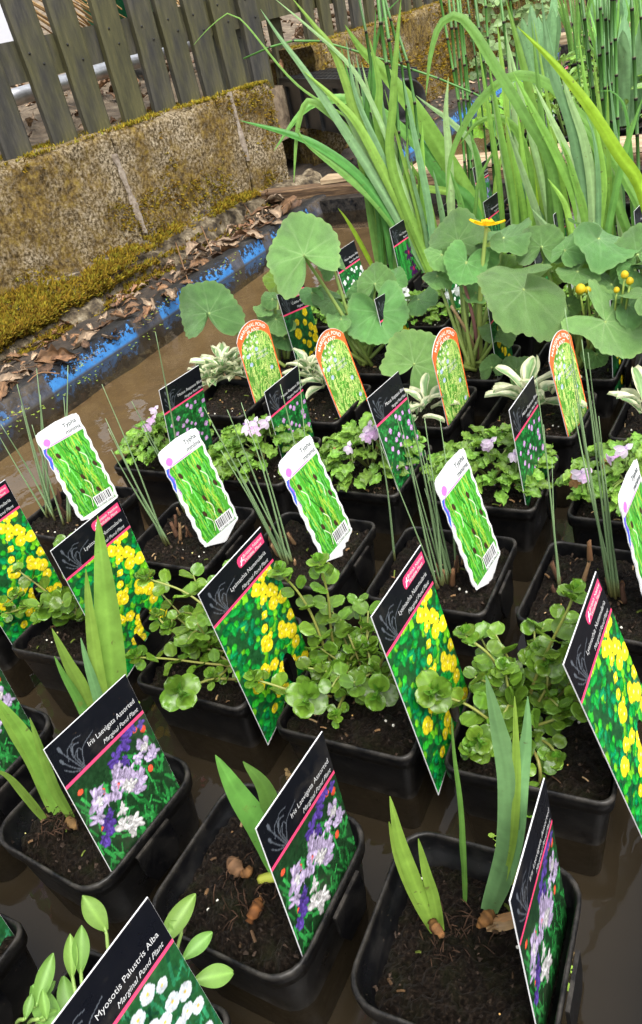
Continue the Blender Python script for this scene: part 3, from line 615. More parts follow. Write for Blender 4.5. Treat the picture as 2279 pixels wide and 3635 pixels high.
        for _ in range(170):
            x, y = r.uniform(0, W), r.uniform(0, yb); p.stroke([(x, y), (x+r.uniform(-8, 8), y+r.uniform(3, 12))], r.uniform(.8, 2.2), np.array((.015, .12, .05))*r.uniform(.3, 1.7))
        for (x, y) in ((40, 58), (50, 62), (58, 58), (44, 48), (34, 44), (40, 38), (50, 44), (58, 47), (66, 44), (46, 33), (55, 35), (62, 36), (38, 30), (68, 32), (20, 28), (14, 22), (24, 20), (60, 22), (50, 20), (66, 18), (10, 40), (18, 12), (30, 12), (44, 10), (56, 10), (8, 10)): p.flower(x, y*yb/68, r.uniform(3.4, 4.8), 5, (.60, .65, .68), (.60, .42, .08), 1.0)
    elif kind == 'darkiris':
        for _ in range(60):
            x = r.uniform(0, W); p.stroke([(x, 0), (x+r.uniform(-9, 9), yb)], r.uniform(1.5, 4), np.array((.02, .20, .03))*r.uniform(.3, 1.5))
        p.C[p.Y >= yb] = (.01, .011, .014)
        for (x, y) in ((44, 48), (50, 22)):
            for g in (1.6, .4, -.8, -1.6, -2.4, 2.8): p.ell(x+7*math.cos(g), y*yb/68+8*math.sin(g), 8, 3.4, g, np.array((.045, .008, .06))*r.uniform(.5, 1.4))
            p.ell(x, y*yb/68, 3, 4, 0, (.28, .02, .06))
    elif kind == 'reeds':
        for _ in range(120):
            x = r.uniform(0, W); y = r.uniform(-10, yb); p.stroke([(x, y), (x+r.uniform(-4, 4), y+30)], r.uniform(.7, 2), np.array(r.choice(((.02, .25, .06), (.01, .08, .03), (.12, .35, .10))))*r.uniform(.5, 1.4))
    elif kind == 'blue':
        p.C[pic] = (.22, .34, .42)
        for _ in range(90):
            x = r.uniform(0, W); y = r.uniform(-20, yb*.6); p.stroke([(x, y), (x+r.uniform(-4, 4), y+26)], r.uniform(.7, 2.4), np.array(r.choice(((.05, .2, .08), (.5, .6, .62), (.02, .1, .05))))*r.uniform(.6, 1.3))
    elif kind == 'violet':
        for _ in range(130):
            x = r.uniform(0, W); y = r.uniform(-10, yb); p.stroke([(x, y), (x+r.uniform(-5, 5), y+18)], r.uniform(.7, 2), np.array((.02, .18, .04))*r.uniform(.4, 1.5))
        for _ in range(90): p.ell(r.gauss(36, 14), r.uniform(yb*.3, yb*.95), r.uniform(1.5, 3), r.uniform(1.2, 2), r.uniform(0, 3), np.array((.22, .16, .42))*r.uniform(.6, 1.5))
    p.mottle(pic, .35, .45); p.mottle(pic, .9, .35)
    p.C[p.Y >= yb] = (.004, .0045, .007); p.rect(0, W, yb-1.2, yb+1.2, (.78, .06, .16))
    g_ = (.075, .085, .10)                     # bulrush drawing at the left of the header
    for (x0, y0, x1, y1, x2, y2) in ((16, 0, 11, 14, 8, 22), (15, 0, 10, 8, 6, 15), (17, 0, 14, 12, 15, 20), (14, 0, 9, 5, 5, 10), (18, 0, 16, 10, 18, 14)): p.stroke([(x0, yb+1.5+y0), (x1, yb+y1), (x2, yb+y2)], .6, g_)
    for (a, b, c) in (((14, 14), (17, 19), (21, 18)), ((14, 15), (18, 22), (24, 21)), ((14, 12), (19, 15), (21, 12)), ((10, 13), (12, 19), (16, 21)), ((18, 4), (22, 13), (33, 17))): p.stroke([(a[0], yb+a[1]), (b[0], yb+b[1]), (c[0], yb+c[1])], .6, g_)
    p.ell(8, yb+23.5, 1.1, 2.6, .25, g_, 0); p.ell(5.8, yb+16, .9, 2.2, .25, g_, 0)
    if pill:
        m = (np.abs(p.X-W+16) < 14.2) & (np.abs(p.Y-H+8) < 4.4); p.put(m, (.72, .05, .15)); p.ell(W-30.2, H-8, 3, 4.4, 0, (.72, .05, .15), 0)
        p.stroke([(W-30.5, H-11), (W-27.5, H-6)], 1.0, (.8, .8, .8)); p.stroke([(W-29.5, H-8), (W-26, H-9)], .8, (.8, .8, .8))
    if hole:
        q = ((p.X-50)/6.5)**2+((p.Y-34)/15)**2 > 1
        cut = (p.Y < np.interp(p.X, [0, 22, 34, 44, 50, 72], [0, 6, 15, 19, 20, 14])); p.keep = q & ~cut
    return p
def flatbend(x, y): return 0*x
def text_mesh(body, size, shear=0, arc=None, spacing=1.0, heavy=0.0):
    c = bpy.data.curves.new('lettering', 'FONT'); c.body = body; c.size = size; c.shear = shear; c.resolution_u = 3; c.space_character = spacing; c.offset = heavy; c.fill_mode = 'FRONT' if hasattr(c, 'fill_mode') else c.fill_mode
    o = bpy.data.objects.new('lettering', c); col.objects.link(o); dg = bpy.context.evaluated_depsgraph_get()
    me = bpy.data.meshes.new_from_object(o.evaluated_get(dg)); V = np.array([tuple(v.co) for v in me.vertices]); F = [tuple(f.vertices) for f in me.polygons]
    bpy.data.objects.remove(o); bpy.data.curves.remove(c); bpy.data.meshes.remove(me)
    return V, F
def lettering(name, body, size, x0, y0, width, mat, bend, shear=0, heavy=0.0, slant=0.0):
    V, F = text_mesh(body, size, shear, heavy=heavy); wd = V[:, 0].max()-V[:, 0].min(); V[:, 0] = (V[:, 0]-V[:, 0].min())*(width/wd)+x0; V[:, 1] += y0
    V[:, 2] = bend(V[:, 0], V[:, 1])+.0006; return mesh(name, V, F, mat, smooth=False)
def outline_card(poly, bend, th=.0006):
    """the plastic card itself: closed slab with the label's outline"""
    n = len(poly); cx, cy = poly.mean(0); P = poly; V = []
    for z in (0.0, -th):
        for (x, y) in P: V.append((x, y, bend(x, y)+z+.0001))
    F = [tuple(range(n)), tuple(range(n, 2*n))[::-1]]+[(i, i+n, (i+1) % n+n, (i+1) % n) for i in range(n)]
    return mesh('card', V, F, M['white'], smooth=False)
KINDS = {}
def reg_black(key, kind, H, title, W=72, bendk=0.0, **kw):
    bend = flatbend
    p = black_label(H, kind, W, **kw); s = .001; yb = (H-HD)*s
    me = [('print', p.mesh('print', bend))]
    e = .0002; b0 = .0; st = .03                       # stake goes down into the compost
    if kw.get('hole'):
        poly = np.array([(-e, -.001), (.022, .004), (.022, .018), (W*s-.024, .024), (W*s*.5+.03, .016), (W*s+e, .013), (W*s+e, H*s+e), (-e, H*s+e)])
        poly = np.array([(-e, -.002), (.020, .0045), (.034, .0145), (.0425, .018), (.0425, .052), (.058, .052), (.058, .018), (W*s+e, .0135), (W*s+e, H*s+e), (-e, H*s+e)])
    else: poly = np.array([(-e, -e), (W*s+e, -e), (W*s+e, H*s+e), (-e, H*s+e)])
    me.append(('card', outline_card(poly, bend)))
    me.append(('title_lettering', lettering('title_lettering', title, .0052, .026 if len(title) > 14 else .034, yb+.0102, (.043 if len(title) > 14 else .035), M['ink'], bend, 0, 0.0)))
    me.append(('subtitle_lettering', lettering('subtitle_lettering', 'Marginal Pond Plant', .0046, .036, yb+.0034, .033, M['ink'], bend, .35, 0.0)))
    if kw.get('pill'):
        me.append(('badge_lettering', lettering('badge_lettering', 'British Native', .0036, W*s-.0265, H*s-.0075, .023, M['ink'], bend, .1, .00006)))
        me.append(('badge_lettering', lettering('badge_lettering', 'Wildlife Plant', .0036, W*s-.0265, H*s-.0115, .021, M['ink'], bend, .1, .00006)))
    KINDS[key] = me
reg_black('iris', 'iris', 113, 'Iris Laevigata Assorted', seed=4)
reg_black('lysi', 'lysi', 158, 'Lysimachia Nummularia', 74, .6, seed=5, hole=True, pill=True)
reg_black('maz', 'maz', 111, 'Mazus Reptans Blue', 69, seed=6)
reg_black('calt', 'calt', 109, 'Caltha Palustris', 67, seed=7, pill=True)
reg_black('alba', 'alba', 111, 'Mazus Reptans Alba', 69, seed=8)
reg_black('myos', 'myos', 113, 'Myosotis Palustris Alba', 74, seed=9)
reg_black('darkiris', 'darkiris', 111, 'Iris Chrysographes', 68, seed=10)
reg_black('reeds', 'reeds', 111, 'Equisetum Japonicum', 68, seed=11)
reg_black('blue', 'blue', 111, 'Scirpus Albescens', 68, seed=12)
reg_black('violet', 'violet', 111, 'Pontederia Cordata', 68, seed=13)
# ---- white wavy-edged label
def typha_kind():
    W, H = 57.0, 112.0; p = Paint(W, H, .5, (.64, .64, .64), 21); r = p.r
    wave = lambda y: 1.1*np.sin(y*.42)
    X = p.X+wave(p.Y)*.0; L = 5.2+wave(p.Y); Rr = W-4.2+wave(p.Y+4)
    pic = (p.X > L) & (p.X < Rr) & (p.Y < H-21) & (p.Y > 3)
    keep = p.C.copy(); p.C[pic] = (.06, .28, .025)
    for _ in range(330):
        x, y = r.uniform(0, W), r.uniform(-20, H-25); dx = r.uniform(-12, 6); c = np.array(r.choice(((.05, .30, .02), (.10, .42, .03), (.02, .16, .015), (.30, .45, .05), (.14, .50, .10))))*r.uniform(.7, 1.2); p.stroke([(x, y), (x+dx, y+r.uniform(18, 40))], r.uniform(.5, 1.5), c)
    for (x, y) in ((14, 78), (38, 74), (48, 50), (28, 44), (38, 22), (20, 30)):
        p.stroke([(x, y-4), (x+5, y-12), (x+3, y-22)], .7, (.72, .70, .55)); p.ell(x, y, 2.0, 3.8, .3, (.05, .025, .015))
    C2 = p.C.copy(); p.C = keep; p.C[pic] = C2[pic]
    bl = (p.X < L) & (p.Y < H-20) & (p.Y > H-52) & (p.X > 1.2+wave(p.Y)*.6); p.put(bl & (p.Y > H-52+p.X*3), (.05, .10, .62))
    p.stroke([(5.2, H-50), (5.0, H-30), (6, H-21), (W-4, H-20.5)], .8, (.5, .12, .5)); p.ell(9.5, H-15.5, 4.2, 4.2, 0, (.70, .16, .48), 0)
    p.rect(W-30, W-6, 4, 17, (.68, .68, .68))
    x = W-29
    while x < W-8: w_ = r.choice((.5, .9, 1.4)); p.rect(x, x+w_*.8, 7, 16, (.02, .02, .02)); x += w_+r.choice((.6, 1.0))
    cut = (p.X < .6+wave(p.Y)*.6+.6) | (p.X > W-.6+wave(p.Y+4)*.6-.6)
    rc = 6.0
    for (cx, cy, sx, sy) in ((rc, H-rc, -1, 1), (W-rc, H-rc, 1, 1), (rc, rc, -1, -1), (W-rc, rc, 1, -1)): cut |= ((p.X-cx)*sx > 0) & ((p.Y-cy)*sy > 0) & (np.hypot(p.X-cx, p.Y-cy) > rc)
    cut |= p.Y > H-3*((p.X-W*.5)/(W*.5))**2+.1
    p.keep = ~cut; s = .001; bend = flatbend
    ys = np.linspace(rc, H-rc, 30); lft = np.stack([.9+wave(ys)*.6, ys], 1); rgt = np.stack([W-.9+wave(ys+4)*.6, ys], 1)
    poly = np.vstack([[(W*.47, -9), (W*.53, -9)], [(W-rc, .2)], rgt, [(W-2.2, H-3.6), (W-rc, H-1.6), (W*.5, H+.1), (rc, H-1.6), (2.2, H-3.6)], lft[::-1], [(rc, .2)]])*s
    KINDS['typha'] = [('print', p.mesh('print', bend)), ('card', outline_card(poly, bend)), ('title_lettering', lettering('title_lettering', 'Typha', .0066, .034, (H-10.5)*s, .017, M['darkink'], bend, 0, .00005)),
        ('title_lettering', lettering('title_lettering', 'minima', .0066, .034, (H-18)*s, .019, M['darkink'], bend, 0, .00005)), ('barcode_digits', lettering('barcode_digits', '8 713469 106153', .0034, (W-30)*s, .0035, .024, M['darkink'], bend))]
typha_kind()
# ---- arched red-bordered label
def arch_kind():
    W, H = 62.0, 112.0; p = Paint(W, H, .55, (.80, .13, .035), 31); r = p.r; rad = 36.0; cyc = H-rad
    top = np.where(True, cyc+np.sqrt(np.maximum(rad**2-(p.X-W/2)**2, 0)), 0); inn = (p.X > 2) & (p.X < W-2) & (p.Y > 2) & (p.Y < np.minimum(cyc+np.sqrt(np.maximum((rad-14)**2-((p.X-W/2)*.78)**2, 0)), H)-.0)
    b = p.C.copy(); p.C[:] = (.08, .24, .03)
    for _ in range(260):
        x, y = r.uniform(0, W), r.uniform(-6, H-24); g = r.gauss(1.5, .6); L = r.uniform(4, 9); dx, dy = math.cos(g)*L, math.sin(g)*L
        p.stroke([(x, y), (x+dx*.6, y+dy), (x+dx*1.5, y+dy*1.7)], r.uniform(1.6, 3.0), np.array((.66, .72, .24))*r.uniform(.65, 1.2), .5); p.stroke([(x, y), (x+dx*.6, y+dy), (x+dx*1.2, y+dy*1.4)], r.uniform(1.0, 2.0), np.array((.13, .38, .05))*r.uniform(.6, 1.3), .4)
    for _ in range(26): p.ell(r.uniform(0, W*.6), r.uniform(H*.62, H-16), r.uniform(1.2, 2.8), r.uniform(1, 2), r.uniform(0, 3), np.array((.70, .74, .62))*r.uniform(.8, 1.05))
    for (x, y) in ((12, 70), (48, 40), (14, 58), (52, 14), (30, 74)): p.flower(x, y, 2.8, 5, (.45, .55, .8), None, 1)
    C2 = p.C.copy(); p.C = b; p.C[inn] = C2[inn]; p.keep = p.Y <= top+.2; s = .001; bend = flatbend
    xs = np.linspace(W, 0, 24); poly = np.vstack([[(W, 0)], np.stack([xs, cyc+np.sqrt(np.maximum(rad**2-(xs-W/2)**2, 0))+.3], 1), [(0, 0)]])*s
    def arct(body, size, rr, span):
        V, F = text_mesh(body, size, heavy=.00008); V[:, 0] -= V[:, 0].mean(); k_ = span/(V[:, 0].max()-V[:, 0].min()); a = V[:, 0]*k_/(rr*s); q = rr*s+V[:, 1]
        V[:, 0] = W*s/2+q*np.sin(a); V[:, 1] = cyc*s+q*np.cos(a); V[:, 2] = .0006; return mesh('title_lettering', V, F, M['redink'], smooth=False)
    KINDS['arch'] = [('print', p.mesh('print', bend)), ('card', outline_card(poly, bend)), ('title_lettering', arct('MARGINAL POND', .0066, 28.5, .050)), ('title_lettering', arct('PLANT', .0066, 22.0, .021)),
        ('caption_lettering', lettering('caption_lettering', 'Myosotis', .0055, .026, .066, .022, M['ink'], bend)), ('caption_lettering', lettering('caption_lettering', 'variegata', .0055, .026, .060, .022, M['ink'], bend))]
arch_kind()
def label(kind, P, yaw, tilt, roll, text, group, H=None, Hk=None):
    """P is where the visible lower left corner meets the pot; H the visible height, Hk the full printed height"""
    a, th, ro = R(yaw), R(tilt), R(roll); wd = np.array([math.cos(a), math.sin(a), 0]); n = np.array([math.sin(a), -math.cos(a), 0]); up = math.cos(th)*np.array([0, 0, 1])-math.sin(th)*n
    w2 = math.cos(ro)*wd+math.sin(ro)*up; u2 = -math.sin(ro)*wd+math.cos(ro)*up; n2 = np.cross(w2, u2)
    P = np.array(P, float)
    if kind != 'lysi': P = P-np.array([.0055, 0, 0])
    if H is not None: P = P-u2*(Hk-H)
    o = thing('plant_label', (0, 0, 0), text, 'plant label', group)
    o.matrix_basis = Matrix(((w2[0], u2[0], n2[0], P[0]), (w2[1], u2[1], n2[1], P[1]), (w2[2], u2[2], n2[2], P[2]), (0, 0, 0, 1)))
    for nm, me in KINDS[kind]: obj(nm, me, o)
    return o
# ================================================================== POTS
def rsq(h, r, z, k=5):
    P = []
    for cx, cy, a0 in ((1, 1, 0), (-1, 1, 90), (-1, -1, 180), (1, -1, 270)):
        for i in range(k+1):
            a = R(a0+90*i/k); P.append((cx*(h-r)+r*math.cos(a), cy*(h-r)+r*math.sin(a), z))
    return P
def pot_mesh(rc, ledge):
    rings = [(.0425, rc*.8, -.098), (.0445, rc*.85, -.0965), (.0508, rc*.95, -.018), (.0513, rc, -.0125), (.0538, rc, -.0118), (.0545, rc, -.002), (.0541, rc, -.0003), (.0533, rc, .0004), (.0524, rc, .0002), (.0518, rc*.96, -.0012)]
    rings += [(.0505, rc*.95, -.0155), (.0478, rc*.92, -.0165), (.0465, rc*.9, -.045), (.045, rc*.9, -.06)] if ledge else [(.0500, rc*.95, -.02), (.0478, rc*.9, -.05)]
    V = []; [V.extend(rsq(h, r, z)) for h, r, z in rings]; n = 24
    F = grid_faces(len(rings), n, True)+[tuple(range(n))[::-1], tuple(range((len(rings)-1)*n, len(rings)*n))]
    return mesh('pot', V, F, M['pot'])
def soil_mesh(sd, rc, half):
    n = 54; V = []
    for i in range(n):
        for j in range(n):
            u, v = 2*i/(n-1)-1, 2*j/(n-1)-1; x, y = u*half, v*half; cx, cy = max(abs(x)-half+rc, 0), max(abs(y)-half+rc, 0); d = math.hypot(cx, cy)
            if d > rc: x = math.copysign(half-rc+cx*rc/d, x); y = math.copysign(half-rc+cy*rc/d, y)
            h = .0045*fbm(x*30, y*30, sd*3.3)+.0028*mnoise.noise(Vector((x*170, y*170, sd)))+.0016*mnoise.noise(Vector((x*420, y*420, sd)))
            V.append((x, y, h*1.5-.004*(max(abs(u), abs(v))**6)))
    return mesh('soil', V, grid_faces(n, n), M['soil'])
POT = {'round': pot_mesh(.019, True), 'square': pot_mesh(.009, False)}
SOIL = {'round': [soil_mesh(k, .018, .0475) for k in range(4)], 'square': [soil_mesh(k+4, .009, .0495) for k in range(5)]}
Vt = [(.0, -.016, 0), (.0, .016, 0), (.0, .016, -.02), (.0, .011, -.032), (.0, -.011, -.032), (.0, -.016, -.02)]
TAB = mesh('hanger_tab', [(v[0]+dx-.0015*(v[2]/.032), v[1], v[2]) for dx in (0, .0022) for v in Vt], [tuple(range(6)), tuple(range(6, 12))[::-1]]+[(i, i+6, (i+1) % 6+6, (i+1) % 6) for i in range(6)], M['pot'], smooth=False)
pel = []
for _ in range(6):
    g = []
    V, F = [], []
    for i in range(5):
        for j in range(7): a = math.pi*i/4; b = 2*math.pi*j/7; V.append((.0016*math.sin(a)*math.cos(b), .0016*math.sin(a)*math.sin(b), .0016*math.cos(a)))
    pel.append((V, grid_faces(5, 7, True)))
def debris_mesh(sd, cnt=16):
    """pale pellets, bark bits and root scraps lying on the compost"""
    r = random.Random(sd); G = Geo()
    for _ in range(5):
        V, F = pel[0]; p = (r.uniform(-.042, .042), r.uniform(-.042, .042), .002); s = r.uniform(.3, .75); G.add([(v[0]*s+p[0], v[1]*s+p[1], v[2]*s+p[2]) for v in V], F, r.choice(((.55, .5, .2), (.6, .58, .5), (.5, .3, .1))))
    for _ in range(cnt):
        g = r.uniform(0, 6.28); L = r.uniform(.002, .007); p = np.array((r.uniform(-.044, .044), r.uniform(-.044, .044), .0015)); d = np.array((math.cos(g), math.sin(g), r.uniform(-.2, .4)))
        V, F = tube([p, p+d*L*.5+np.array((0, 0, .0006)), p+d*L], r.uniform(.0004, .0011), 4); G.add(V, F, np.array(r.choice(((.16, .09, .04), (.30, .20, .10), (.07, .04, .02), (.10, .13, .02))))*r.uniform(.6, 1.3))
    for _ in range(90):
        p = np.array((r.uniform(-.046, .046), r.uniform(-.046, .046), 0)); s = r.uniform(.0008, .0024); q = [p+s*nrm((r.gauss(0, 1), r.gauss(0, 1), r.gauss(.3, .8))) for _ in range(5)]
        G.add(q+[p+np.array((0, 0, s*1.3))], [(0, 1, 5), (1, 2, 5), (2, 3, 5), (3, 4, 5), (4, 0, 5), (0, 1, 2, 3, 4)], np.array((.03, .02, .014))*r.uniform(.3, 2.2))
    return G.mesh('debris', M['wood_debris'], False)
DEB = [debris_mesh(k) for k in range(5)]
ORD = ['first', 'second', 'third', 'fourth', 'fifth', 'sixth']
cnt_ = [0]
def pot(x, y, rot, style, label, group, cat='potted plant', dz=-.010, name='potted_plant', z=0.0):
    cnt_[0] += 1; k = cnt_[0]
    T = thing(name, (x, y, z-.098), label, cat, group)
    Mr = Matrix.Rotation(R(rot), 4, 'Z'); Mr.translation = (0, 0, .098); po = obj('pot', POT[style], T, M=Mr)
    obj('hanger_tab', TAB, po, loc=(.0552, rng.uniform(-.006, .012), -.006))
    Ms = Matrix.Rotation(R(rot+90*rng.randrange(4)), 4, 'Z'); Ms.translation = (0, 0, .098+dz); so = obj('soil', SOIL[style][k % len(SOIL[style])], T, M=Ms)
    tag(obj('debris', DEB[k % 5], so, M=Matrix.Rotation(R(90*rng.randrange(4)), 4, 'Z')), kind='stuff')
    return T
def inpart(T, name, V, F, mat, C=None, mi=None, smooth=True):       # a part modelled in world coordinates
    return obj(name, mesh(name, np.asarray(V, float)-np.array(T.location), F, mat, C, mi, smooth), T)
def put(T, name, me, p, x, n, s): return obj(name, me, T, M=basis(np.asarray(p)-np.array(T.location), x, n, s))

# ================================================================== LEAVES
def leaf_grid(name, nu, nv, wf, zf, cf, mat, lf=lambda t, s: t):
    V, C = [], []
    for i in range(nu):
        t = i/(nu-1); wd = wf(t)
        for j in range(nv): s = 2*j/(nv-1)-1; V.append((lf(t, s), wd*s, zf(t, s))); C.append(np.clip(cf(t, s), .004, 1))
    return mesh(name, V, grid_faces(nu, nv), mat, C)
def A(*c): return np.array(c, float)
def round_leaf(sd):
    r = random.Random(sd); cup = r.uniform(.05, .16); g = A(.105, .205, .020)*r.uniform(.7, 1.25)
    wf = lambda t: .5*math.sqrt(max(0, 1-(2*t-1)**2))**.85*(1.02 if t < .6 else 1)+.012
    zf = lambda t, s: cup*(s*s-.4)*math.sin(math.pi*min(t+.08, 1))+.06*t*t*r.choice((1, 1, -1))-.05*(1-t)+.025*math.sin(7*t+3*s+sd)
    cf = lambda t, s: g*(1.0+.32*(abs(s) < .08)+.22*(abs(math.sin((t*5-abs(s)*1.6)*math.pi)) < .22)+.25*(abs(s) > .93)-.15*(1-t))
    return leaf_grid('leaf', 9, 9, wf, zf, cf, M['glossleaf'])
RL = [round_leaf(k) for k in range(6)]
def curl_leaf(sd):
    r = random.Random(sd+50); g = A(.10, .24, .022)*r.uniform(.9, 1.2)
    return leaf_grid('leaf', 9, 9, lambda t: .46*math.sqrt(max(0, 1-(2*t-1)**2))+.01, lambda t, s: .55*s*s*math.sin(math.pi*min(1, t+.1))+.5*t*t, lambda t, s: g*(1+.3*(abs(s) < .1)), M['glossleaf'], lambda t, s: t*.8)
CL = [curl_leaf(k) for k in range(3)]
def mazus_leaf(sd):
    r = random.Random(sd); g = A(.16, .31, .04)*r.uniform(.65, 1.2); ph = r.uniform(0, 6)
    def wf(t): return (.02+.27*math.sin(math.pi*min(1, t**1.3*.94+.03))**.8)*(1+.34*(((t*6) % 1)-.5))
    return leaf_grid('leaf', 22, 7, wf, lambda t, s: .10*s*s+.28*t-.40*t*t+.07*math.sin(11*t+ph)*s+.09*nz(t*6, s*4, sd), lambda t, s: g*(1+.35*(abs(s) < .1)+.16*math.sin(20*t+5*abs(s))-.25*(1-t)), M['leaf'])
ML = [mazus_leaf(k) for k in range(6)]
def var_leaf(sd):
    r = random.Random(sd); g = A(.13, .24, .09); c = A(.68, .68, .46)
    def cf(t, s): e = abs(s)+.30*nz(t*6, s*3, sd*2.1)+.25*max(0, t-.8)*3; k = 1/(1+math.exp(-(e-.58)*16)); return g*(1-k)*(1+.4*(abs(s) < .1))+c*k*(1-.1*math.sin(20*t))
    return leaf_grid('leaf', 14, 11, lambda t: .02+.19*math.sin(math.pi*min(1, t**1.25*.95+.02))**.75, lambda t, s: .12*s*s+.30*t-.42*t*t+.03*math.sin(8*t+sd)*s, cf, M['leaf'])
VL = [var_leaf(k) for k in range(5)]
def myos_leaf(sd, g=A(.16, .30, .06)):
    return leaf_grid('leaf', 14, 7, lambda t: .015+.185*math.sin(math.pi*min(1, t**1.15*.97+.02))**.8, lambda t, s: .08*s*s+.2*t-.25*t*t, lambda t, s: g*(1+.35*(abs(s) < .12)+.12*nz(t*9, s*5, sd)), M['leaf'])
YL = [myos_leaf(k) for k in range(3)]
def caltha_leaf(sd, under=False, red=False):
    r = random.Random(sd); nr, nt_ = 13, 120; V, C = [], []; cup = r.uniform(-.05, .2); fo_ = r.uniform(-.15, .5); w1, w2, p1, p2 = r.uniform(.09, .20), r.uniform(.04, .09), r.uniform(0, 6), r.uniform(0, 6)
    g = A(.145, .315, .085)*r.uniform(.85, 1.1) if not under else A(.16, .30, .03); vc = A(.27, .44, .18) if not red else A(.22, .02, .03)
    if red: g = A(.20, .42, .03)
    nv_ = 9
    for i in range(nr):
        q = i/(nr-1)
        for j in range(nt_):
            a = 2*math.pi*j/nt_-math.pi                       # notch at +-pi
            b = math.pi-abs(a); base = 1.0-.93*math.exp(-(b/.36)**2)+.12*math.exp(-((b-.75)/.4)**2)+.05*math.cos(a)
            cr = 1+.055*abs(math.sin(13*a+sd))*(q > .95)+.05*math.sin(5*a+p2)*q+.07*math.sin(2*a+p1)*q+.05*nz(a*1.7, sd)*q
            rr = q*base*cr; V.append((rr*math.cos(a), rr*math.sin(a)*1.06, cup*q*q+w1*math.sin(3*a+p1)*q*q-fo_*(rr*math.sin(a))**2+.12*fo_*q**4*math.cos(2*a)+w2*math.sin(7*a+p2)*q**3+.10*math.exp(-(b/.5)**2)*q+.030*nz(rr*math.cos(a)*7, rr*math.sin(a)*7, sd)+.012*nz(rr*math.cos(a)*17, rr*math.sin(a)*17, sd)))
            a_ = a+.10*q*q*math.sin(3*a+p1)+.04*nz(q*5, a*2, sd); t = (a_/math.pi*nv_/2) % 1; dv = min(t, 1-t)*2*math.pi/nv_*rr; k = .75*math.exp(-(dv/.016)**2)*(1-.75*q)
            tb = ((a_+(q-.5)*.35*(1 if int(a_/math.pi*nv_) % 2 else -1))/math.pi*nv_/2) % 1; db = min(tb, 1-tb)*2*math.pi/nv_*rr; k = max(k, .38*math.exp(-(db/.014)**2)*(q > .45)*(1-.5*q))
            k = max(k, math.exp(-(rr/.06)**2)); mot = .95+.22*nz(rr*math.cos(a)*4, rr*math.sin(a)*4, sd+3)+.12*nz(rr*math.cos(a)*14, rr*math.sin(a)*14, sd)
            C.append(np.clip((g*mot)*(1-k)+vc*k+A(.05, .05, .02)*(q > .97), .004, 1))
    return mesh('leaf', V, grid_faces(nr, nt_, True), M['kleaf'], C)
KL = [caltha_leaf(k) for k in range(7)]; KU = caltha_leaf(20, True); KS = [caltha_leaf(30+k, red=True) for k in range(2)]
def blade_part(T, P, w0, col_, fold=.16, n=26, hint=None, name='leaf', twist=0.0, tipcol=None, belly=.35):
    """a sword leaf: base first, tip last; w0 the greatest width in metres"""
    C_ = catmull(P, n); Tn = np.gradient(C_, axis=0); V, K = [], []; c = np.asarray(col_, float); tipcol = c if tipcol is None else np.asarray(tipcol)
    for i in range(n):
        t = i/(n-1); d = nrm(Tn[i]); h = nrm((CAM-C_[i]) if hint is None else hint); side = nrm(np.cross(d, h)); up = np.cross(side, d); a = twist*t; side, up = side*math.cos(a)+up*math.sin(a), up*math.cos(a)-side*math.sin(a)
        wd = w0*.5*(.52+.48*math.sin(math.pi*min(1, .12+t/belly*.5)) if t < belly else 1)*(max(0, 1-max(0, (t-belly)/(1-belly))**1.9))**.85+.0002
        for s in (-1, -.75, -.5, -.25, 0, .25, .5, .75, 1):
            V.append(C_[i]+side*wd*s+up*(-fold*wd*abs(s)+.05*wd*math.sin(9*t+s*4))); K.append(np.clip((c*(1-t)+tipcol*t)*(1.0+(.14 if s == 0 else 0)+.13*math.sin(s*23+w0*900)*(1-.4*t)+.10*nz(t*9, s*2, w0*700))*(1.0+.35*max(0, .12-t)/.12), .003, 1))
    return inpart(T, name, V, grid_faces(n, 9), M['leaf'], K)
def stalk(T, P, r0, r1, c0, c1, name='stem', seg=6, n=10, mat='stem'):
    C_ = catmull(P, n); V, F = tube(C_, np.linspace(r0, r1, n), seg); K = np.repeat([np.asarray(c0)*(1-i/(n-1))+np.asarray(c1)*i/(n-1) for i in range(n)], seg, axis=0)
    return inpart(T, name, V, F, M[mat], K)
# ================================================================== ROW BY ROW
SIDE = 'from the open brown water'
def ords(i): return ORD[i]
# ---------- row: water iris shoots
IR = [(-.183, -.085, -2), (-.041, -.086, -4.3), (.100, -.090, -.7), (.232, -.082, 2.8)]
IL = ['black iris pot with no shoot showing, at the open-water end of its row', 'black pot with yellow-green iris fan and tall twin shoots beside a label of lilac irises', 'black pot of bare compost with a short green iris shoot and two brown rhizomes', 'black pot with thin-edged inner ledge, three separate iris shoots and a papery brown sheath']
irisT = [pot(x, y, r_, 'round', l, 'potted water irises', dz=(-.014, -.012, -.014, -.024)[i], name='potted_iris') for i, ((x, y, r_), l) in enumerate(zip(IR, IL))]
def blade_px(T, pts, wpx, c, base_z=-.012, off=0.0, toward=0.0, **kw):
    """pts in photo pixels, base first; the base stands on the compost, the rest on an upright plane through it"""
    b = onz(pts[0], base_z); f = facing(b); out = [b]; L = len(pts)-1
    for i, q in enumerate(pts[1:], 1): out.append(onplane(q, b+f*(off+toward*(i/L)), f))
    return blade_part(T, out, wpx*pxsize(out[L//2]), c, **kw)
YG = A(.17, .30, .045); BG = A(.13, .27, .10); MG = A(.11, .26, .045); DG = A(.06, .17, .04); LG = A(.24, .42, .06)
T = irisT[1]
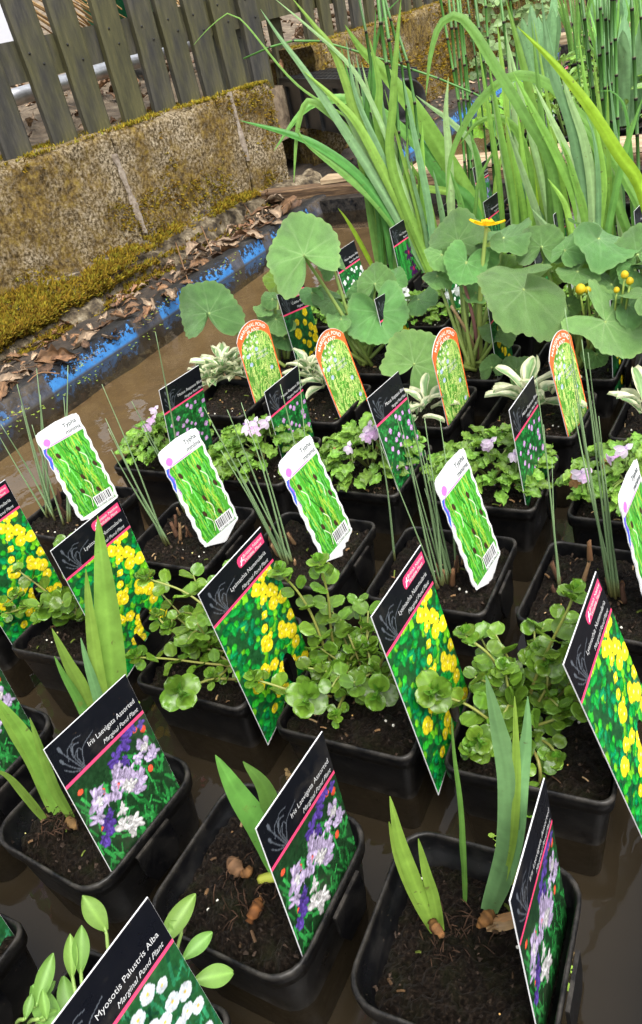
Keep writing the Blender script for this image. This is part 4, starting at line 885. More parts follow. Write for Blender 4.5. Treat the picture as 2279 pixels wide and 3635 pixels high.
for pts, wp_, c in (([(140, 1915), (95, 1800), (50, 1720), (-10, 1640)], 38, YG), ([(125, 1910), (80, 1800), (30, 1720), (-30, 1620)], 30, YG*.9), ([(170, 1930), (130, 1860), (100, 1780), (70, 1690)], 22, YG*.85), ([(105, 1930), (60, 1875), (20, 1830), (-15, 1812)], 18, YG*.9),
                    ([(270, 1790), (268, 1660), (255, 1480), (230, 1215)], 66, YG*1.05), ([(272, 1800), (235, 1620), (212, 1450), (202, 1340)], 34, YG), ([(276, 1800), (230, 1640), (205, 1560), (190, 1502)], 26, BG*1.1), ([(250, 1800), (200, 1640), (160, 1560), (122, 1480)], 36, YG), ([(255, 1800), (190, 1660), (150, 1590), (128, 1545)], 24, MG*1.1)):
    blade_px(T, pts, wp_, c)
V = []
def rhizome(T, a, b, r_, c, sd):
    P = catmull([onz(a, -.010), (onz(a, -.006)+onz(b, -.006))/2, onz(b, -.010)], 12); rad = [r_*(.55+.45*math.sin(math.pi*i/11)+.12*math.sin(i*3.1+sd)) for i in range(12)]; V_, F_ = tube(P, rad, 9); V_ = [np.asarray(v)+r_*.45*np.array([nz(v[0]*400, v[1]*400, v[2]*400+k) for k in (1, 7, 13)]) for v in V_]; inpart(T, 'rhizome', V_, F_, M['wood_debris'], np.repeat([np.array(c)*(1+.5*math.sin(i*2.3)) for i in range(12)], 9, axis=0))
rhizome(T, (160, 1930), (182, 1950), .0035, (.14, .08, .03), 1)
def rootlets(T, c, n, spread, col_=(.035, .018, .010)):
    G = Geo()
    for _ in range(n):
        p = c+A(rng.gauss(0, spread), rng.gauss(0, spread), .001); d = A(rng.gauss(0, 1), rng.gauss(0, 1), rng.uniform(0, .9)); d = nrm(d)*rng.uniform(.004, .012); V_, F_ = tube([p, p+d*.5+A(0, 0, .002), p+d], rng.uniform(.0002, .00045), 4); G.add(V_, F_, np.array(col_)*rng.uniform(.5, 1.6))
    me = mesh('rootlets', np.array(G.V)-np.array(T.location), G.F, M['wood_debris'], G.C); tag(obj('rootlets', me, T), kind='stuff')
rootlets(T, onz((150, 1935), -.008), 50, .008)
T = irisT[2]
for pts, wp_, c in (([(665, 2065), (620, 1960), (560, 1870), (507, 1778)], 62, MG*1.15), ([(668, 2062), (650, 1960), (625, 1860), (572, 1793)], 52, MG), ([(655, 2060), (620, 2000), (585, 1945), (555, 1910)], 26, MG*1.1), ([(672, 2060), (655, 2000), (640, 1960), (625, 1940)], 30, MG*.9)):
    blade_px(T, pts, wp_, c, base_z=-.014)
stalk(T, [onz((612, 2072), -.012), onz((640, 2066), -.008), onz((668, 2062), -.006)], .003, .004, (.35, .36, .05), (.3, .36, .05), 'root_collar')
rhizome(T, (545, 2028), (566, 2058), .0048, (.13, .07, .035), 2); rhizome(T, (572, 2060), (590, 2050), .003, (.13, .06, .02), 5); rhizome(T, (612, 2120), (588, 2170), .0036, (.13, .05, .015), 4)
for q in ((550, 2060), (600, 2140), (655, 2075), (560, 2150)): rootlets(T, onz(q, -.012), 14, .007)
T = irisT[3]
for pts, wp_, c in (([(1030, 2195), (990, 2110), (945, 1990), (918, 1875)], 34, LG*.8), ([(1025, 2195), (980, 2110), (940, 2020), (916, 1935)], 30, LG*.75), ([(1038, 2195), (1020, 2110), (1005, 2060), (985, 1975)], 26, LG*.8), ([(1010, 2170), (985, 2120), (970, 2095), (962, 2078)], 14, MG),
                    ([(1095, 2125), (1093, 2040), (1085, 1900), (1070, 1780), (1063, 1690)], 12, MG), ([(1096, 2120), (1094, 2060), (1086, 1990), (1083, 1950)], 10, MG*1.1),
                    ([(1150, 2150), (1195, 2010), (1200, 1850), (1170, 1700), (1144, 1590)], 62, BG*1.1), ([(1155, 2150), (1205, 2000), (1225, 1850), (1240, 1730), (1243, 1640)], 46, BG*1.15), ([(1156, 2150), (1200, 2000), (1215, 1850), (1215, 1740), (1212, 1640)], 26, LG*.9), ([(1165, 2130), (1190, 2050), (1190, 2000), (1172, 1962)], 26, BG), ([(1185, 2080), (1215, 2060), (1232, 2040), (1242, 2010)], 26, A(.40, .42, .04)), ([(1150, 2170), (1190, 2160), (1220, 2150), (1236, 2138)], 16, A(.38, .20, .06)), ([(1145, 2185), (1190, 2180), (1225, 2170), (1246, 2166)], 20, A(.30, .17, .07))):
    blade_px(T, pts, wp_, c, base_z=-.022)
rhizome(T, (1128, 2180), (1160, 2150), .0034, (.14, .065, .02), 3); rhizome(T, (1015, 2170), (1042, 2205), .003, (.15, .07, .025), 8)
for q in ((1040, 2210), (1085, 2180), (1110, 2180), (1060, 2230)): rootlets(T, onz(q, -.022), 14, .007, (.035, .018, .010))
# ---------- row: moneywort (creeping, round leaves)
LY = [(-.335, .075, 2), (-.190, .075, 3.4), (-.035, .072, 0), (.104, .067, 1.6), (.233, .073, 2.9)]
LL = ['potted moneywort half hidden behind its yellow-flowered label, beside the open brown water', 'low mound of grey-green moneywort leaves in a square pot behind the iris shoots', 'potted moneywort with one big cupped rosette over the front rim and a long arching stem', 'potted moneywort with upright leafy stems between two yellow-flowered labels', 'bushy potted moneywort whose stems trail down over the front rim into the water']
lyT = [pot(x, y, r_, 'square', l, 'potted moneyworts', name='potted_moneywort', dz=-.009) for (x, y, r_), l in zip(LY, LL)]
def lysi_stem(T, pts, lsize=.019, step=.011, rosette=True, c0=(.20, .17, .045)):
    P = np.array([onz((a, b), z) for a, b, z in pts]); n = max(8, int(np.linalg.norm(np.diff(P, axis=0), axis=1).sum()/.004)); C_ = catmull(P, n); stalk(T, C_, .0013, .0009, c0, (.22, .26, .05), n=n, seg=5)
    L = np.r_[0, np.cumsum(np.linalg.norm(np.diff(C_, axis=0), axis=1))]; s = step*.5; k = 0
    while s < L[-1]:
        i = min(np.searchsorted(L, s), n-1); t = s/L[-1]; d = nrm(C_[min(i+1, n-1)]-C_[max(i-1, 0)]); a = nrm(np.cross(d, A(.1, .2, 1))); b = np.cross(d, a); g = k*math.pi/2+rng.uniform(-.4, .4)+.5
        sz = lsize*.68*(rng.uniform(.7, 1.15))*(1-.35*max(0, t-.7)/.3)
        for sg in (1, -1):
            v = (a*math.cos(g)+b*math.sin(g))*sg; x = nrm(v+d*(.25+.9*max(0, t-.6))+A(0, 0, .18)); nn = nrm(d*.5+A(0, 0, 1)+facing(C_[i])*.45+A(rng.gauss(0, .25), rng.gauss(0, .25), 0))
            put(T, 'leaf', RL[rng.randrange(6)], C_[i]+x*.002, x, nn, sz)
        s += step*rng.uniform(.85, 1.15); k += 1
    if rosette: lysi_rosette(T, C_[-1], lsize*.8, nrm(C_[-1]-C_[-3]+A(0, 0, .6)))
def lysi_rosette(T, c, L, axis=None):
    f = nrm(facing(c)+A(0, 0, .9)) if axis is None else nrm(axis); a = nrm(np.cross(f, A(.2, .9, .1))); b = np.cross(f, a); g0 = rng.uniform(0, 3)
    for ring, (m_, sz, op) in enumerate(((2, 1.15, .95), (2, 1.05, .7), (2, .9, .4), (2, .55, .2))):
        for k in range(m_):
            g = g0+ring*math.pi/2+k*math.pi; v = a*math.cos(g)+b*math.sin(g); x = nrm(v*op+f*(1-op)*1.1); nn = nrm(f*op-v*(1-op)*1.0+f*.15); put(T, 'leaf', RL[rng.randrange(6)] if ring < 2 else CL[rng.randrange(3)], c+f*.0015*ring, x, nn, L*sz*.58)
T = lyT[2]
lysi_stem(T, [(600, 1560, -.005), (545, 1500, .012), (495, 1440, .040), (430, 1392, .058), (345, 1362, .072)], .020, .017)
lysi_stem(T, [(620, 1580, -.005), (560, 1570, .006), (480, 1562, .008), (400, 1552, .010), (320, 1548, .012)], .017, .011); lysi_stem(T, [(560, 1600, 0), (500, 1600, .01), (440, 1620, .018)], .016, .014, False)
lysi_rosette(T, onz((425, 1630), .022), .026); lysi_stem(T, [(540, 1560, 0), (480, 1520, .012), (430, 1500, .02), (400, 1480, .025)], .016, .010); lysi_stem(T, [(560, 1540, 0), (500, 1530, .01), (450, 1525, .014)], .015, .009)
lysi_stem(T, [(540, 1570, 0), (520, 1590, .006), (500, 1600, .008)], .013, .009); lysi_stem(T, [(420, 1450, .03), (390, 1470, .03), (370, 1450, .035)], .014, .010)
T = lyT[3]
lysi_stem(T, [(800, 1600, -.005), (770, 1540, .02), (735, 1450, .055), (700, 1392, .075), (660, 1350, .095)], .019, .015)
lysi_stem(T, [(800, 1580, -.005), (782, 1500, .03), (775, 1420, .065), (765, 1370, .085), (752, 1330, .105)], .020, .014)
lysi_rosette(T, onz((722, 1645), .022), .025); lysi_rosette(T, onz((888, 1630), .022), .024); lysi_stem(T, [(780, 1640, .004), (700, 1630, .02), (640, 1612, .03), (600, 1600, .035)], .018, .014)
for q in ([(800, 1600, 0), (820, 1560, .01), (845, 1530, .018)], [(810, 1610, 0), (850, 1600, .01), (880, 1580, .014)], [(790, 1620, 0), (760, 1600, .01), (740, 1570, .02)], [(820, 1620, 0), (800, 1660, .006), (790, 1690, .006)], [(840, 1590, 0), (870, 1560, .012), (865, 1530, .02)]): lysi_stem(T, q, .013, .009)
T = lyT[4]
lysi_stem(T, [(1200, 1720, -.005), (1160, 1700, .02), (1100, 1660, .035), (1030, 1635, .045)], .020, .013); lysi_rosette(T, onz((1022, 1628), .05), .023)
lysi_stem(T, [(1230, 1700, -.005), (1260, 1600, .035), (1300, 1510, .065), (1340, 1430, .090), (1350, 1400, .098)], .021, .014); lysi_stem(T, [(1220, 1690, 0), (1180, 1590, .03), (1150, 1540, .05), (1095, 1498, .062)], .019, .014)
lysi_stem(T, [(1240, 1740, 0), (1270, 1800, .006), (1262, 1860, -.022), (1200, 1905, -.042)], .017, .011); lysi_stem(T, [(1235, 1700, 0), (1270, 1650, .02), (1290, 1600, .035), (1270, 1540, .05)], .018, .011)
lysi_stem(T, [(1210, 1720, 0), (1150, 1740, .012), (1110, 1770, .012)], .018, .010); lysi_stem(T, [(1220, 1720, 0), (1290, 1700, .015), (1330, 1680, .02)], .017, .010); lysi_stem(T, [(1210, 1700, 0), (1170, 1660, .02), (1140, 1620, .03)], .018, .010); lysi_stem(T, [(1230, 1690, 0), (1200, 1630, .03), (1190, 1580, .045)], .019, .011); lysi_stem(T, [(1240, 1720, 0), (1300, 1760, .008), (1310, 1790, .004)], .015, .010)
lysi_rosette(T, onz((1128, 1740), .02), .018); lysi_rosette(T, onz((1290, 1560), .05), .018)
T = lyT[1]
for k in range(16):
    g = rng.uniform(0, 6.28); r0 = rng.uniform(.0, .02); cx, cy = -.205, .088; p = lambda r_, z: (cx+r_*math.cos(g), cy+r_*math.sin(g), z); q = [p(r0, -.004), p(r0+.016, rng.uniform(.012, .03)), p(r0+rng.uniform(.026, .042), rng.uniform(.012, .05))]
    P = np.array(q); C_ = catmull(P, 9); stalk(T, C_, .0012, .0009, (.2, .14, .05), (.2, .22, .05), n=9, seg=4)
    for i in (2, 4, 6, 8):
        d = nrm(C_[i]-C_[i-2]); a = nrm(np.cross(d, A(0, .1, 1))); b = np.cross(d, a); gg = i*.8
        for sg in (1, -1): x = nrm((a*math.cos(gg)+b*math.sin(gg))*sg+A(0, 0, .25)+d*.3); put(T, 'leaf', RL[rng.randrange(6)], C_[i], x, A(rng.gauss(0, .3), rng.gauss(0, .3)-.2, 1), rng.uniform(.010, .016))
lysi_stem(T, [(190, 1420, .02), (188, 1370, .045), (180, 1330, .06)], .014, .012)
for T, cx, cy, n_ in ((lyT[2], -.045, .082, 12), (lyT[3], .098, .078, 13), (lyT[4], .225, .088, 20)):
    for k in range(n_):
        g = rng.uniform(0, 6.28); r0 = rng.uniform(0, .018); P = np.array([(cx+r0*math.cos(g), cy+r0*math.sin(g), -.005), (cx+(r0+.014)*math.cos(g), cy+(r0+.014)*math.sin(g), rng.uniform(.01, .03)), (cx+(r0+.028)*math.cos(g), cy+(r0+.028)*math.sin(g), rng.uniform(.015, .05))]); C_ = catmull(P, 9); stalk(T, C_, .0011, .0008, (.2, .15, .05), (.2, .24, .05), n=9, seg=4)
        for i in (2, 4, 6, 8):
            d = nrm(C_[i]-C_[i-2]); a = nrm(np.cross(d, A(0, .1, 1))); b = np.cross(d, a); gg = i*.8
            for sg in (1, -1): x = nrm((a*math.cos(gg)+b*math.sin(gg))*sg+A(0, 0, .25)+d*.3); put(T, 'leaf', RL[rng.randrange(6)], C_[i], x, A(rng.gauss(0, .35), rng.gauss(0, .35)-.2, 1), rng.uniform(.008, .014))
T = lyT[0]
for q in ([(-20, 1440, .0), (20, 1420, .02), (40, 1400, .03)], [(-10, 1450, 0), (30, 1440, .012), (60, 1430, .014)]): lysi_stem(T, q, .014, .010)
# ---------- row: dwarf bulrush
TY = [(-.343, .227, 0), (-.170, .215, 1.5), (-.030, .218, 0), (.110, .219, .4), (.244, .221, -2.1)]
TL_ = ['dwarf bulrush pot with sparse short green needles at the open-water end of its row', 'dwarf bulrush pot with a slanting pair of needles and orange cut stumps', 'dwarf bulrush pot with slanting fan of needles above a clump of chopped reddish stumps', 'dwarf bulrush pot with a dense sheaf of long needles and greenish algae on the compost', 'dwarf bulrush pot with wide bare mossy compost and the tallest upright needles']
tyT = [pot(x, y, r_, 'square', l, 'potted dwarf bulrushes', name='potted_bulrush', dz=-.007) for (x, y, r_), l in zip(TY, TL_)]
def needle(T, a, b, w_=3.4, bow=0.0):
    p0 = onz(a, -.008); f = facing(p0); q = onplane(b, p0+f*rng.uniform(-.02, .02), f); m_ = onplane(((a[0]+b[0])/2+bow, (a[1]+b[1])/2), p0, f); r_ = w_*.5*pxsize(p0)*1.7
    C_ = catmull([p0, m_, q], 12); V_, F_ = tube(C_, np.linspace(1, .22, 12)*r_, 5); c = A(.17, .26, .12)*rng.uniform(.8, 1.2); K = np.repeat([c*(1-.0*i)*(1.0 if i > 1 else 1.0)+(A(.16, .05, -.02) if i < 1 else 0) for i in range(12)], 5, axis=0)
    inpart(T, 'leaf', V_, F_, M['stem'], np.clip(K, .01, 1))
def stump(T, a, h, w_=.0035, lean=.3):
    p = onz(a, -.010); g = rng.uniform(0, 6.28); d = nrm(A(math.cos(g)*lean, math.sin(g)*lean, 1)); n = 6; C_ = [p+d*h*i/5 for i in range(6)]; V_, F_ = tube(C_, [w_*(1-.08*i) for i in range(6)], 7); V_ = np.array(V_); V_[-7:, 2] += np.array([rng.uniform(-.003, .004) for _ in range(7)])
    c = np.array(rng.choice(((.15, .075, .035), (.22, .13, .065), (.10, .05, .028), (.06, .03, .018)))); inpart(T, 'cut_stump', V_, F_, M['wood_debris'], np.repeat([c*(.7+.12*i) for i in range(6)], 7, axis=0))
nd = [(0, [((130, 1225), (2, 1000)), ((128, 1222), (40, 905)), ((120, 1215), (50, 955)), ((118, 1210), (86, 868)), ((150, 1235), (75, 1000)), ((160, 1230), (160, 860)), ((112, 1220), (-12, 1010)), ((110, 1210), (95, 930)), ((165, 1228), (150, 935))]),
      (1, [((392, 1285), (240, 905)), ((388, 1280), (248, 985)), ((400, 1283), (255, 1010)), ((440, 1207), (310, 945)), ((442, 1205), (366, 782)), ((436, 1208), (330, 1000)), ((395, 1280), (262, 1060))]),
      (2, [((670, 1330), (480, 958)), ((672, 1325), (500, 1000)), ((676, 1330), (535, 965)), ((680, 1335), (568, 948)), ((690, 1330), (597, 1005)), ((735, 1255), (660, 905)), ((738, 1255), (700, 825)), ((665, 1320), (520, 1060)), ((690, 1330), (560, 1080))]),
      (3, [((1035, 1390), (896, 1047)), ((1040, 1385), (935, 985)), ((1045, 1385), (958, 925)), ((1050, 1380), (945, 1000)), ((1055, 1375), (990, 1050)), ((1060, 1370), (975, 1010)), ((1065, 1360), (1000, 1060)), ((1068, 1365), (1000, 1150)), ((1075, 1340), (1036, 985)), ((1090, 1320), (1050, 1080)), ((930, 1320), (890, 1010)), ((1042, 1385), (1000, 985)), ((1030, 1390), (960, 1050))]),
      (4, [((1318, 1385), (1262, 885)), ((1316, 1385), (1300, 1080)), ((1436, 1400), (1330, 725)), ((1440, 1405), (1345, 860)), ((1445, 1405), (1370, 800)), ((1450, 1410), (1385, 830)), ((1455, 1405), (1395, 920)), ((1440, 1400), (1360, 950)), ((1448, 1402), (1410, 980)), ((1460, 1405), (1380, 870)), ((1436, 1345), (1350, 960)), ((1320, 1385), (1280, 1000))])]
for k, L_ in nd:
    for a, b in L_: needle(tyT[k], a, b, rng.uniform(3.0, 4.6), rng.uniform(-4, 6))
for k, L_ in ((0, ((150, 1205), (158, 1215), (145, 1195), (152, 1225), (140, 1190))), (1, ((425, 1275), (440, 1270), (418, 1265), (415, 1245), (455, 1270), (425, 1215))), (2, ((640, 1290), (655, 1300), (648, 1285), (665, 1295), (690, 1285), (700, 1290), (635, 1275), (695, 1335), (660, 1310))), (3, ((1030, 1360), (1055, 1370), (1068, 1360), (1090, 1330), (1100, 1340), (1040, 1380), (1075, 1350), (1065, 1380))), (4, ((1308, 1400), (1318, 1370), (1372, 1375), (1440, 1395), (1455, 1400), (1390, 1330), (1470, 1420)))):
    for a in L_: stump(tyT[k], a, rng.uniform(.010, .022), rng.uniform(.0018, .0034))
# ---------- row: mazus with lilac flowers
MZ = [(-.312, .372, 1), (-.168, .370, 0), (-.028, .372, -1), (.112, .370, .1), (.250, .368, 0)]
ZL = ['leafy mazus with two lilac flowers in the pot at the open-water end of its row', 'leafy mazus with three lilac flowers, second pot of its row from the open water', 'rounded mazus clump with a bunch of lilac flowers and a root over its rim', 'spreading mazus whose leaves spill beside a muddy pot wall', 'mazus with withered brown flower heads and three lilac flowers']
def lip_flower(c1, c2, sd):
    G = Geo()
    for (g, L, w_) in ((-.6, 1.0, .5), (0, 1.15, .55), (.6, 1.0, .5), (3.14, .6, .42)):
        V = []; n = 6
        for i in range(n):
            t = i/(n-1); wd = w_*math.sin(math.pi*min(1, t*.85+.1))*.5
            for s in (-1, 0, 1): x, y, z = t*L, wd*s*1.2, .25*t-.35*t*t+.08*s*s; V.append((x*math.cos(g)-y*math.sin(g), x*math.sin(g)+y*math.cos(g), z))
        G.add(V, grid_faces(n, 3), np.array([np.array(c1)*(1-.3*abs(v[1]))+np.array(c2)*.0 for v in V]))
    V, F = tube([(0, 0, -.7), (0, 0, -.2), (0, 0, .05)], [.10, .16, .24], 6); G.add(V, F, np.array(c2)); return G.mesh('flower', M['petal'])
FL = [lip_flower((.76, .54, .76), (.5, .30, .52), 1), lip_flower((.82, .70, .82), (.5, .35, .6), 2)]; FW_ = [lip_flower((.84, .86, .84), (.6, .65, .5), 3), lip_flower((.8, .82, .82), (.55, .6, .5), 4)]; FB = [lip_flower((.34, .20, .08), (.25, .15, .06), 5)]
def mazus(T, x, y, n, rad, sc, flowers, fl, seed, ht=.040):
    r = random.Random(seed)
    for k in range(n):
        g = r.uniform(0, 6.28); q = math.sqrt(r.random()); h = ht*(1-.75*q*q)*r.uniform(.55, 1.15); p = A(x+rad*q*math.cos(g), y+rad*q*math.sin(g), h-.002); out = A(math.cos(g), math.sin(g), r.uniform(-.25, .75)*(1.15-q)); g2 = g+r.gauss(0, .6); out = nrm(A(math.cos(g2), math.sin(g2), out[2]))
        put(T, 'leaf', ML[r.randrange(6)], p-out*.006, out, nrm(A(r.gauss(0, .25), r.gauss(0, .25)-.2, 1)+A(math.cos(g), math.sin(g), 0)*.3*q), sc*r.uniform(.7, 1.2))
    for k in range(7):
        g = r.uniform(0, 6.28); stalk(T, [A(x, y, -.008), A(x+.4*rad*math.cos(g), y+.4*rad*math.sin(g), ht*.5), A(x+.8*rad*math.cos(g), y+.8*rad*math.sin(g), ht*.4)], .0012, .0009, (.2, .2, .06), (.16, .26, .05), n=6, seg=4)
    for (q, z, k) in flowers:
        z += .012; p = onz(q, z); f = nrm(facing(p)+A(r.gauss(0, .4), r.gauss(0, .4), .35)); a = nrm(np.cross(f, A(r.gauss(0, 1), r.gauss(0, 1), 1.0))); put(T, 'flower', fl[k % len(fl)], p, nrm(a-A(0, 0, 1.2)), f, .0105*r.uniform(.8, 1.2)); stalk(T, [p-A(0, 0, .022), p-f*.006], .0008, .0006, (.14, .22, .05), (.16, .22, .08), 'flower_stalk', 4, 5)
mzf = [[((366, 962), .038, 1), ((352, 1000), .036, 0), ((360, 985), .036, 0)], [((580, 1000), .040, 1), ((600, 992), .04, 1), ((628, 990), .04, 1), ((590, 1010), .035, 0)], [((870, 1002), .042, 1), ((885, 1015), .04, 0), ((862, 1020), .038, 1), ((822, 1050), .032, 1), ((895, 1008), .04, 1), ((872, 1030), .035, 0)], [((1158, 1038), .040, 1), ((1212, 1068), .036, 1), ((1150, 1045), .036, 0)], [((1475, 1055), .042, 1), ((1385, 1115), .034, 0), ((1440, 1080), .036, 0), ((1370, 1112), .03, 1)]]
mzT = []
for i, ((x, y, r_), l) in enumerate(zip(MZ, ZL)):
    T = pot(x, y, r_, 'square', l, 'potted lilac mazus', name='potted_mazus', dz=-.008); mzT.append(T); mazus(T, x-.004, y+.004, (135, 140, 130, 130, 125)[i], (.056, .060, .054, .060, .056)[i], .0205, mzf[i], FL, 40+i)
for q in ((790, 1060), (890, 1043)): 
    p = onz(q, .03); put(mzT[2], 'withered_flower', FB[0], p, A(.3, 0, -1), facing(p), .007)
for q in ((1430, 1075), (1350, 1128), (1425, 1090)): 
    p = onz(q, .03); put(mzT[4], 'withered_flower', FB[0], p, A(.3, 0, -1), facing(p), .009)
stalk(mzT[2], [onz((855, 1128), -.002), onz((853, 1160), -.02), onz((852, 1185), -.03)], .0006, .0005, (.3, .2, .1), (.3, .2, .1), 'root', 4, 6)
# ---------- row: variegated rosettes
VR = [(-.310, .515, -1), (-.166, .513, -1.2), (-.022, .516, -1.1), (.121, .512, -2.3), (.262, .512, -3)]
VN = ['full cream-edged variegated rosette in the pot at the open-water end of its row', 'cream-edged variegated rosette squeezed between two red-bordered labels, with a withered lower leaf', 'small variegated plant hidden under a big round marsh marigold leaf', 'pale variegated plant with spreading cream leaves and much bare compost', 'young variegated plant in bare compost, fifth in its row from the open water']
def rosette(T, c, n, L, h, meshes, seed, lift=.75):
    r = random.Random(seed)
    for k in range(n):
        t = k/n; g = k*2.4+r.uniform(-.3, .3); el = .15+1.0*t*lift+r.uniform(-.15, .15); out = nrm(A(math.cos(g)*math.cos(el), math.sin(g)*math.cos(el), math.sin(el))); base = np.asarray(c)+A(math.cos(g)*.006, math.sin(g)*.006, h*t*.8)
        put(T, 'leaf', meshes[r.randrange(len(meshes))], base, out, nrm(A(0, 0, 1)-out*.3+A(r.gauss(0, .15), r.gauss(0, .15), 0)), L*r.uniform(.75, 1.15)*(1.05-.35*t))
vrT = []
for i, ((x, y, r_), l) in enumerate(zip(VR, VN)):
    T = pot(x, y, r_, 'square', l, 'potted variegated plants', name='potted_variegated_plant', dz=-.008); vrT.append(T)
for i, cs in enumerate(([((530, 890), 24, .044, .03, 1), ((500, 905), 16, .036, .02, 2), ((570, 885), 18, .036, .02, 3)], [((735, 900), 18, .04, .035, 4), ((770, 915), 12, .035, .02, 5)], [((1005, 965), 7, .04, .018, 6), ((985, 985), 5, .03, .01, 7)], [((1240, 960), 12, .052, .035, 8), ((1290, 955), 6, .04, .03, 9)], [((1515, 985), 9, .05, .03, 10)])):
    for q, n, L, h, sd in cs: rosette(vrT[i], onz(q, .004), n, L, h, VL, sd)
# ---------- row: marsh marigold
CA = [(-.305, .655, 1), (-.160, .650, 0), (.000, .640, 0), (.137, .650, -1), (.262, .640, 0)]
CN = ['marsh marigold with a wide round leaf reaching out over the open water', 'marsh marigold with a big upright round leaf on a thick slanting stalk', 'marsh marigold with one open yellow flower and red-tinged stalks', 'marsh marigold with a huge wet kidney leaf and yellow buds', 'marsh marigold at the far end of its row from the open water']
caT = [pot(x, y, r_, 'square', l, 'potted marsh marigolds', name='potted_marsh_marigold', dz=-.012) for (x, y, r_), l in zip(CA, CN)]
def kleaf(T, q, rpx, up=.5, spin=90, near=0.0, me=None, base=None, sq=1.0, tilt=0.0, pc=(.22, .28, .06)):
    """q: photo pixel of the leaf's stalk joint; rpx radius in pixels; near: metres in front of the pot's centre"""
    up = up*.7+.27 if up > .3 else up; rpx *= 1.1 if up > .3 else 1.0
    c = np.array(T.location)+A(0, 0, .098); f = facing(c); p = onplane(q, c+f*near, f); toc = nrm(CAM-p); n = nrm(toc*(1-up)+A(0, 0, 1)*up+RT*tilt); d = RT*math.cos(R(spin))+UP*math.sin(R(spin))
    L = rpx*.9*pxsize(p); put(T, 'leaf', KL[rng.randrange(7)] if me is None else me, p, d, n, (L, L*sq, L)); b = (c if base is None else onz(base, 0))+A(rng.uniform(-.008, .008), rng.uniform(-.008, .008), -.01)
    m_ = b*.45+p*.55+A(0, 0, .012)-n*.02; stalk(T, [b, m_, p-n*.006, p+n*.001], .0030, .0019, np.array(pc)*rng.uniform(.8, 1.1), A(.24, .34, .10), 'leaf_stalk', 6, 12)
T = caT[0]
kleaf(T, (492, 738), 70, .45, 100, -.02, base=(672, 850), tilt=-.1); kleaf(T, (655, 660), 34, .2, 200, -.05, KU); kleaf(T, (642, 705), 24, .6, 150, 0); kleaf(T, (650, 752), 44, .55, 200, .01); kleaf(T, (670, 797), 30, .3, 250, .02); kleaf(T, (690, 740), 30, .5, 20, -.03); kleaf(T, (625, 730), 26, .7, 170, .0)
T = caT[1]
kleaf(T, (716, 602), 92, .25, 115, .02, base=(868, 850)); kleaf(T, (784, 622), 32, .75, 120, -.02); kleaf(T, (890, 736), 70, .55, -70, .02); kleaf(T, (883, 668), 42, .8, 90, -.03); kleaf(T, (985, 706), 44, .8, 20, -.01); kleaf(T, (782, 706), 46, .75, 160, -.03); kleaf(T, (803, 752), 34, .85, 170, .01); kleaf(T, (925, 660), 30, .6, 60, -.04); kleaf(T, (790, 800), 24, .6, 190, .03); kleaf(T, (870, 800), 20, .4, 90, .0, KU); kleaf(T, (735, 690), 32, .6, 190, -.04); kleaf(T, (850, 690), 30, .6, 100, -.05)
T = caT[2]
kleaf(T, (975, 858), 80, .15, 60, .06, base=(1130, 852)); kleaf(T, (1078, 568), 64, .35, 100, -.03); kleaf(T, (1186, 560), 60, .88, 30, -.02); kleaf(T, (1098, 618), 50, .65, 250, .0, tilt=.3); kleaf(T, (1172, 778), 42, .7, 200, .02); kleaf(T, (1158, 866), 30, .25, 100, .05, KL[1]); kleaf(T, (1214, 872), 42, .4, 40, .06); kleaf(T, (1185, 640), 46, .2, 150, -.04, KU); kleaf(T, (1100, 585), 60, .15, 60, -.06, KU); kleaf(T, (1040, 600), 40, .5, 190, -.02)
kleaf(T, (1120, 690), 34, .6, 160, -.01); kleaf(T, (1140, 600), 40, .75, 200, -.03); kleaf(T, (1030, 650), 34, .6, 210, -.02)
for a, c_ in (((1085, 640), (.22, .10, .09)), ((1062, 720), (.24, .16, .08)), ((1150, 770), (.2, .28, .06))): stalk(T, [onz((1130, 852), -.008), onplane(((1130+a[0])/2+6, (852+a[1])/2), caT[2].location, facing(caT[2].location)), onplane(a, caT[2].location, facing(caT[2].location))], .0028, .002, c_, c_, 'leaf_stalk')
fp = onplane((1145, 530), np.array(T.location)+A(0, 0, .098), facing(T.location))
stalk(T, [onz((1130, 848), -.006), onplane((1130, 720), np.array(T.location), facing(T.location)), onplane((1138, 610), np.array(T.location), facing(T.location)), fp-A(0, 0, .003)], .0042, .0022, (.26, .30, .08), (.26, .36, .08), 'flower_stalk', 8, 14)
def marigold():
    G = Geo()
    for k in range(5):
        g = k*1.2566; V = []
        for i in range(7):
            t = i/6; wd = .36*math.sin(math.pi*min(1, t*.8+.12))
            for s in (-1, -.5, 0, .5, 1): x, y, z = t, wd*s, .22*t*t+.10*s*s-.04; V.append((x*math.cos(g)-y*math.sin(g), x*math.sin(g)+y*math.cos(g), z))
        G.add(V, grid_faces(7, 5), A(.86, .56, .008))
    for k in range(46):
        g = rng.uniform(0, 6.28); q = rng.uniform(.03, .30); V, F = tube([(q*.6*math.cos(g), q*.6*math.sin(g), .0), (q*1.1*math.cos(g), q*1.1*math.sin(g), .26)], [.014, .026], 4); G.add(V, F, A(.85, .60, .03))
    return G.mesh('flower', M['petal'])
MGF = marigold(); put(T, 'flower', MGF, fp, RT+A(0, 0, .0), nrm(A(0, 0, 1)+facing(fp)*-.15), .0225)
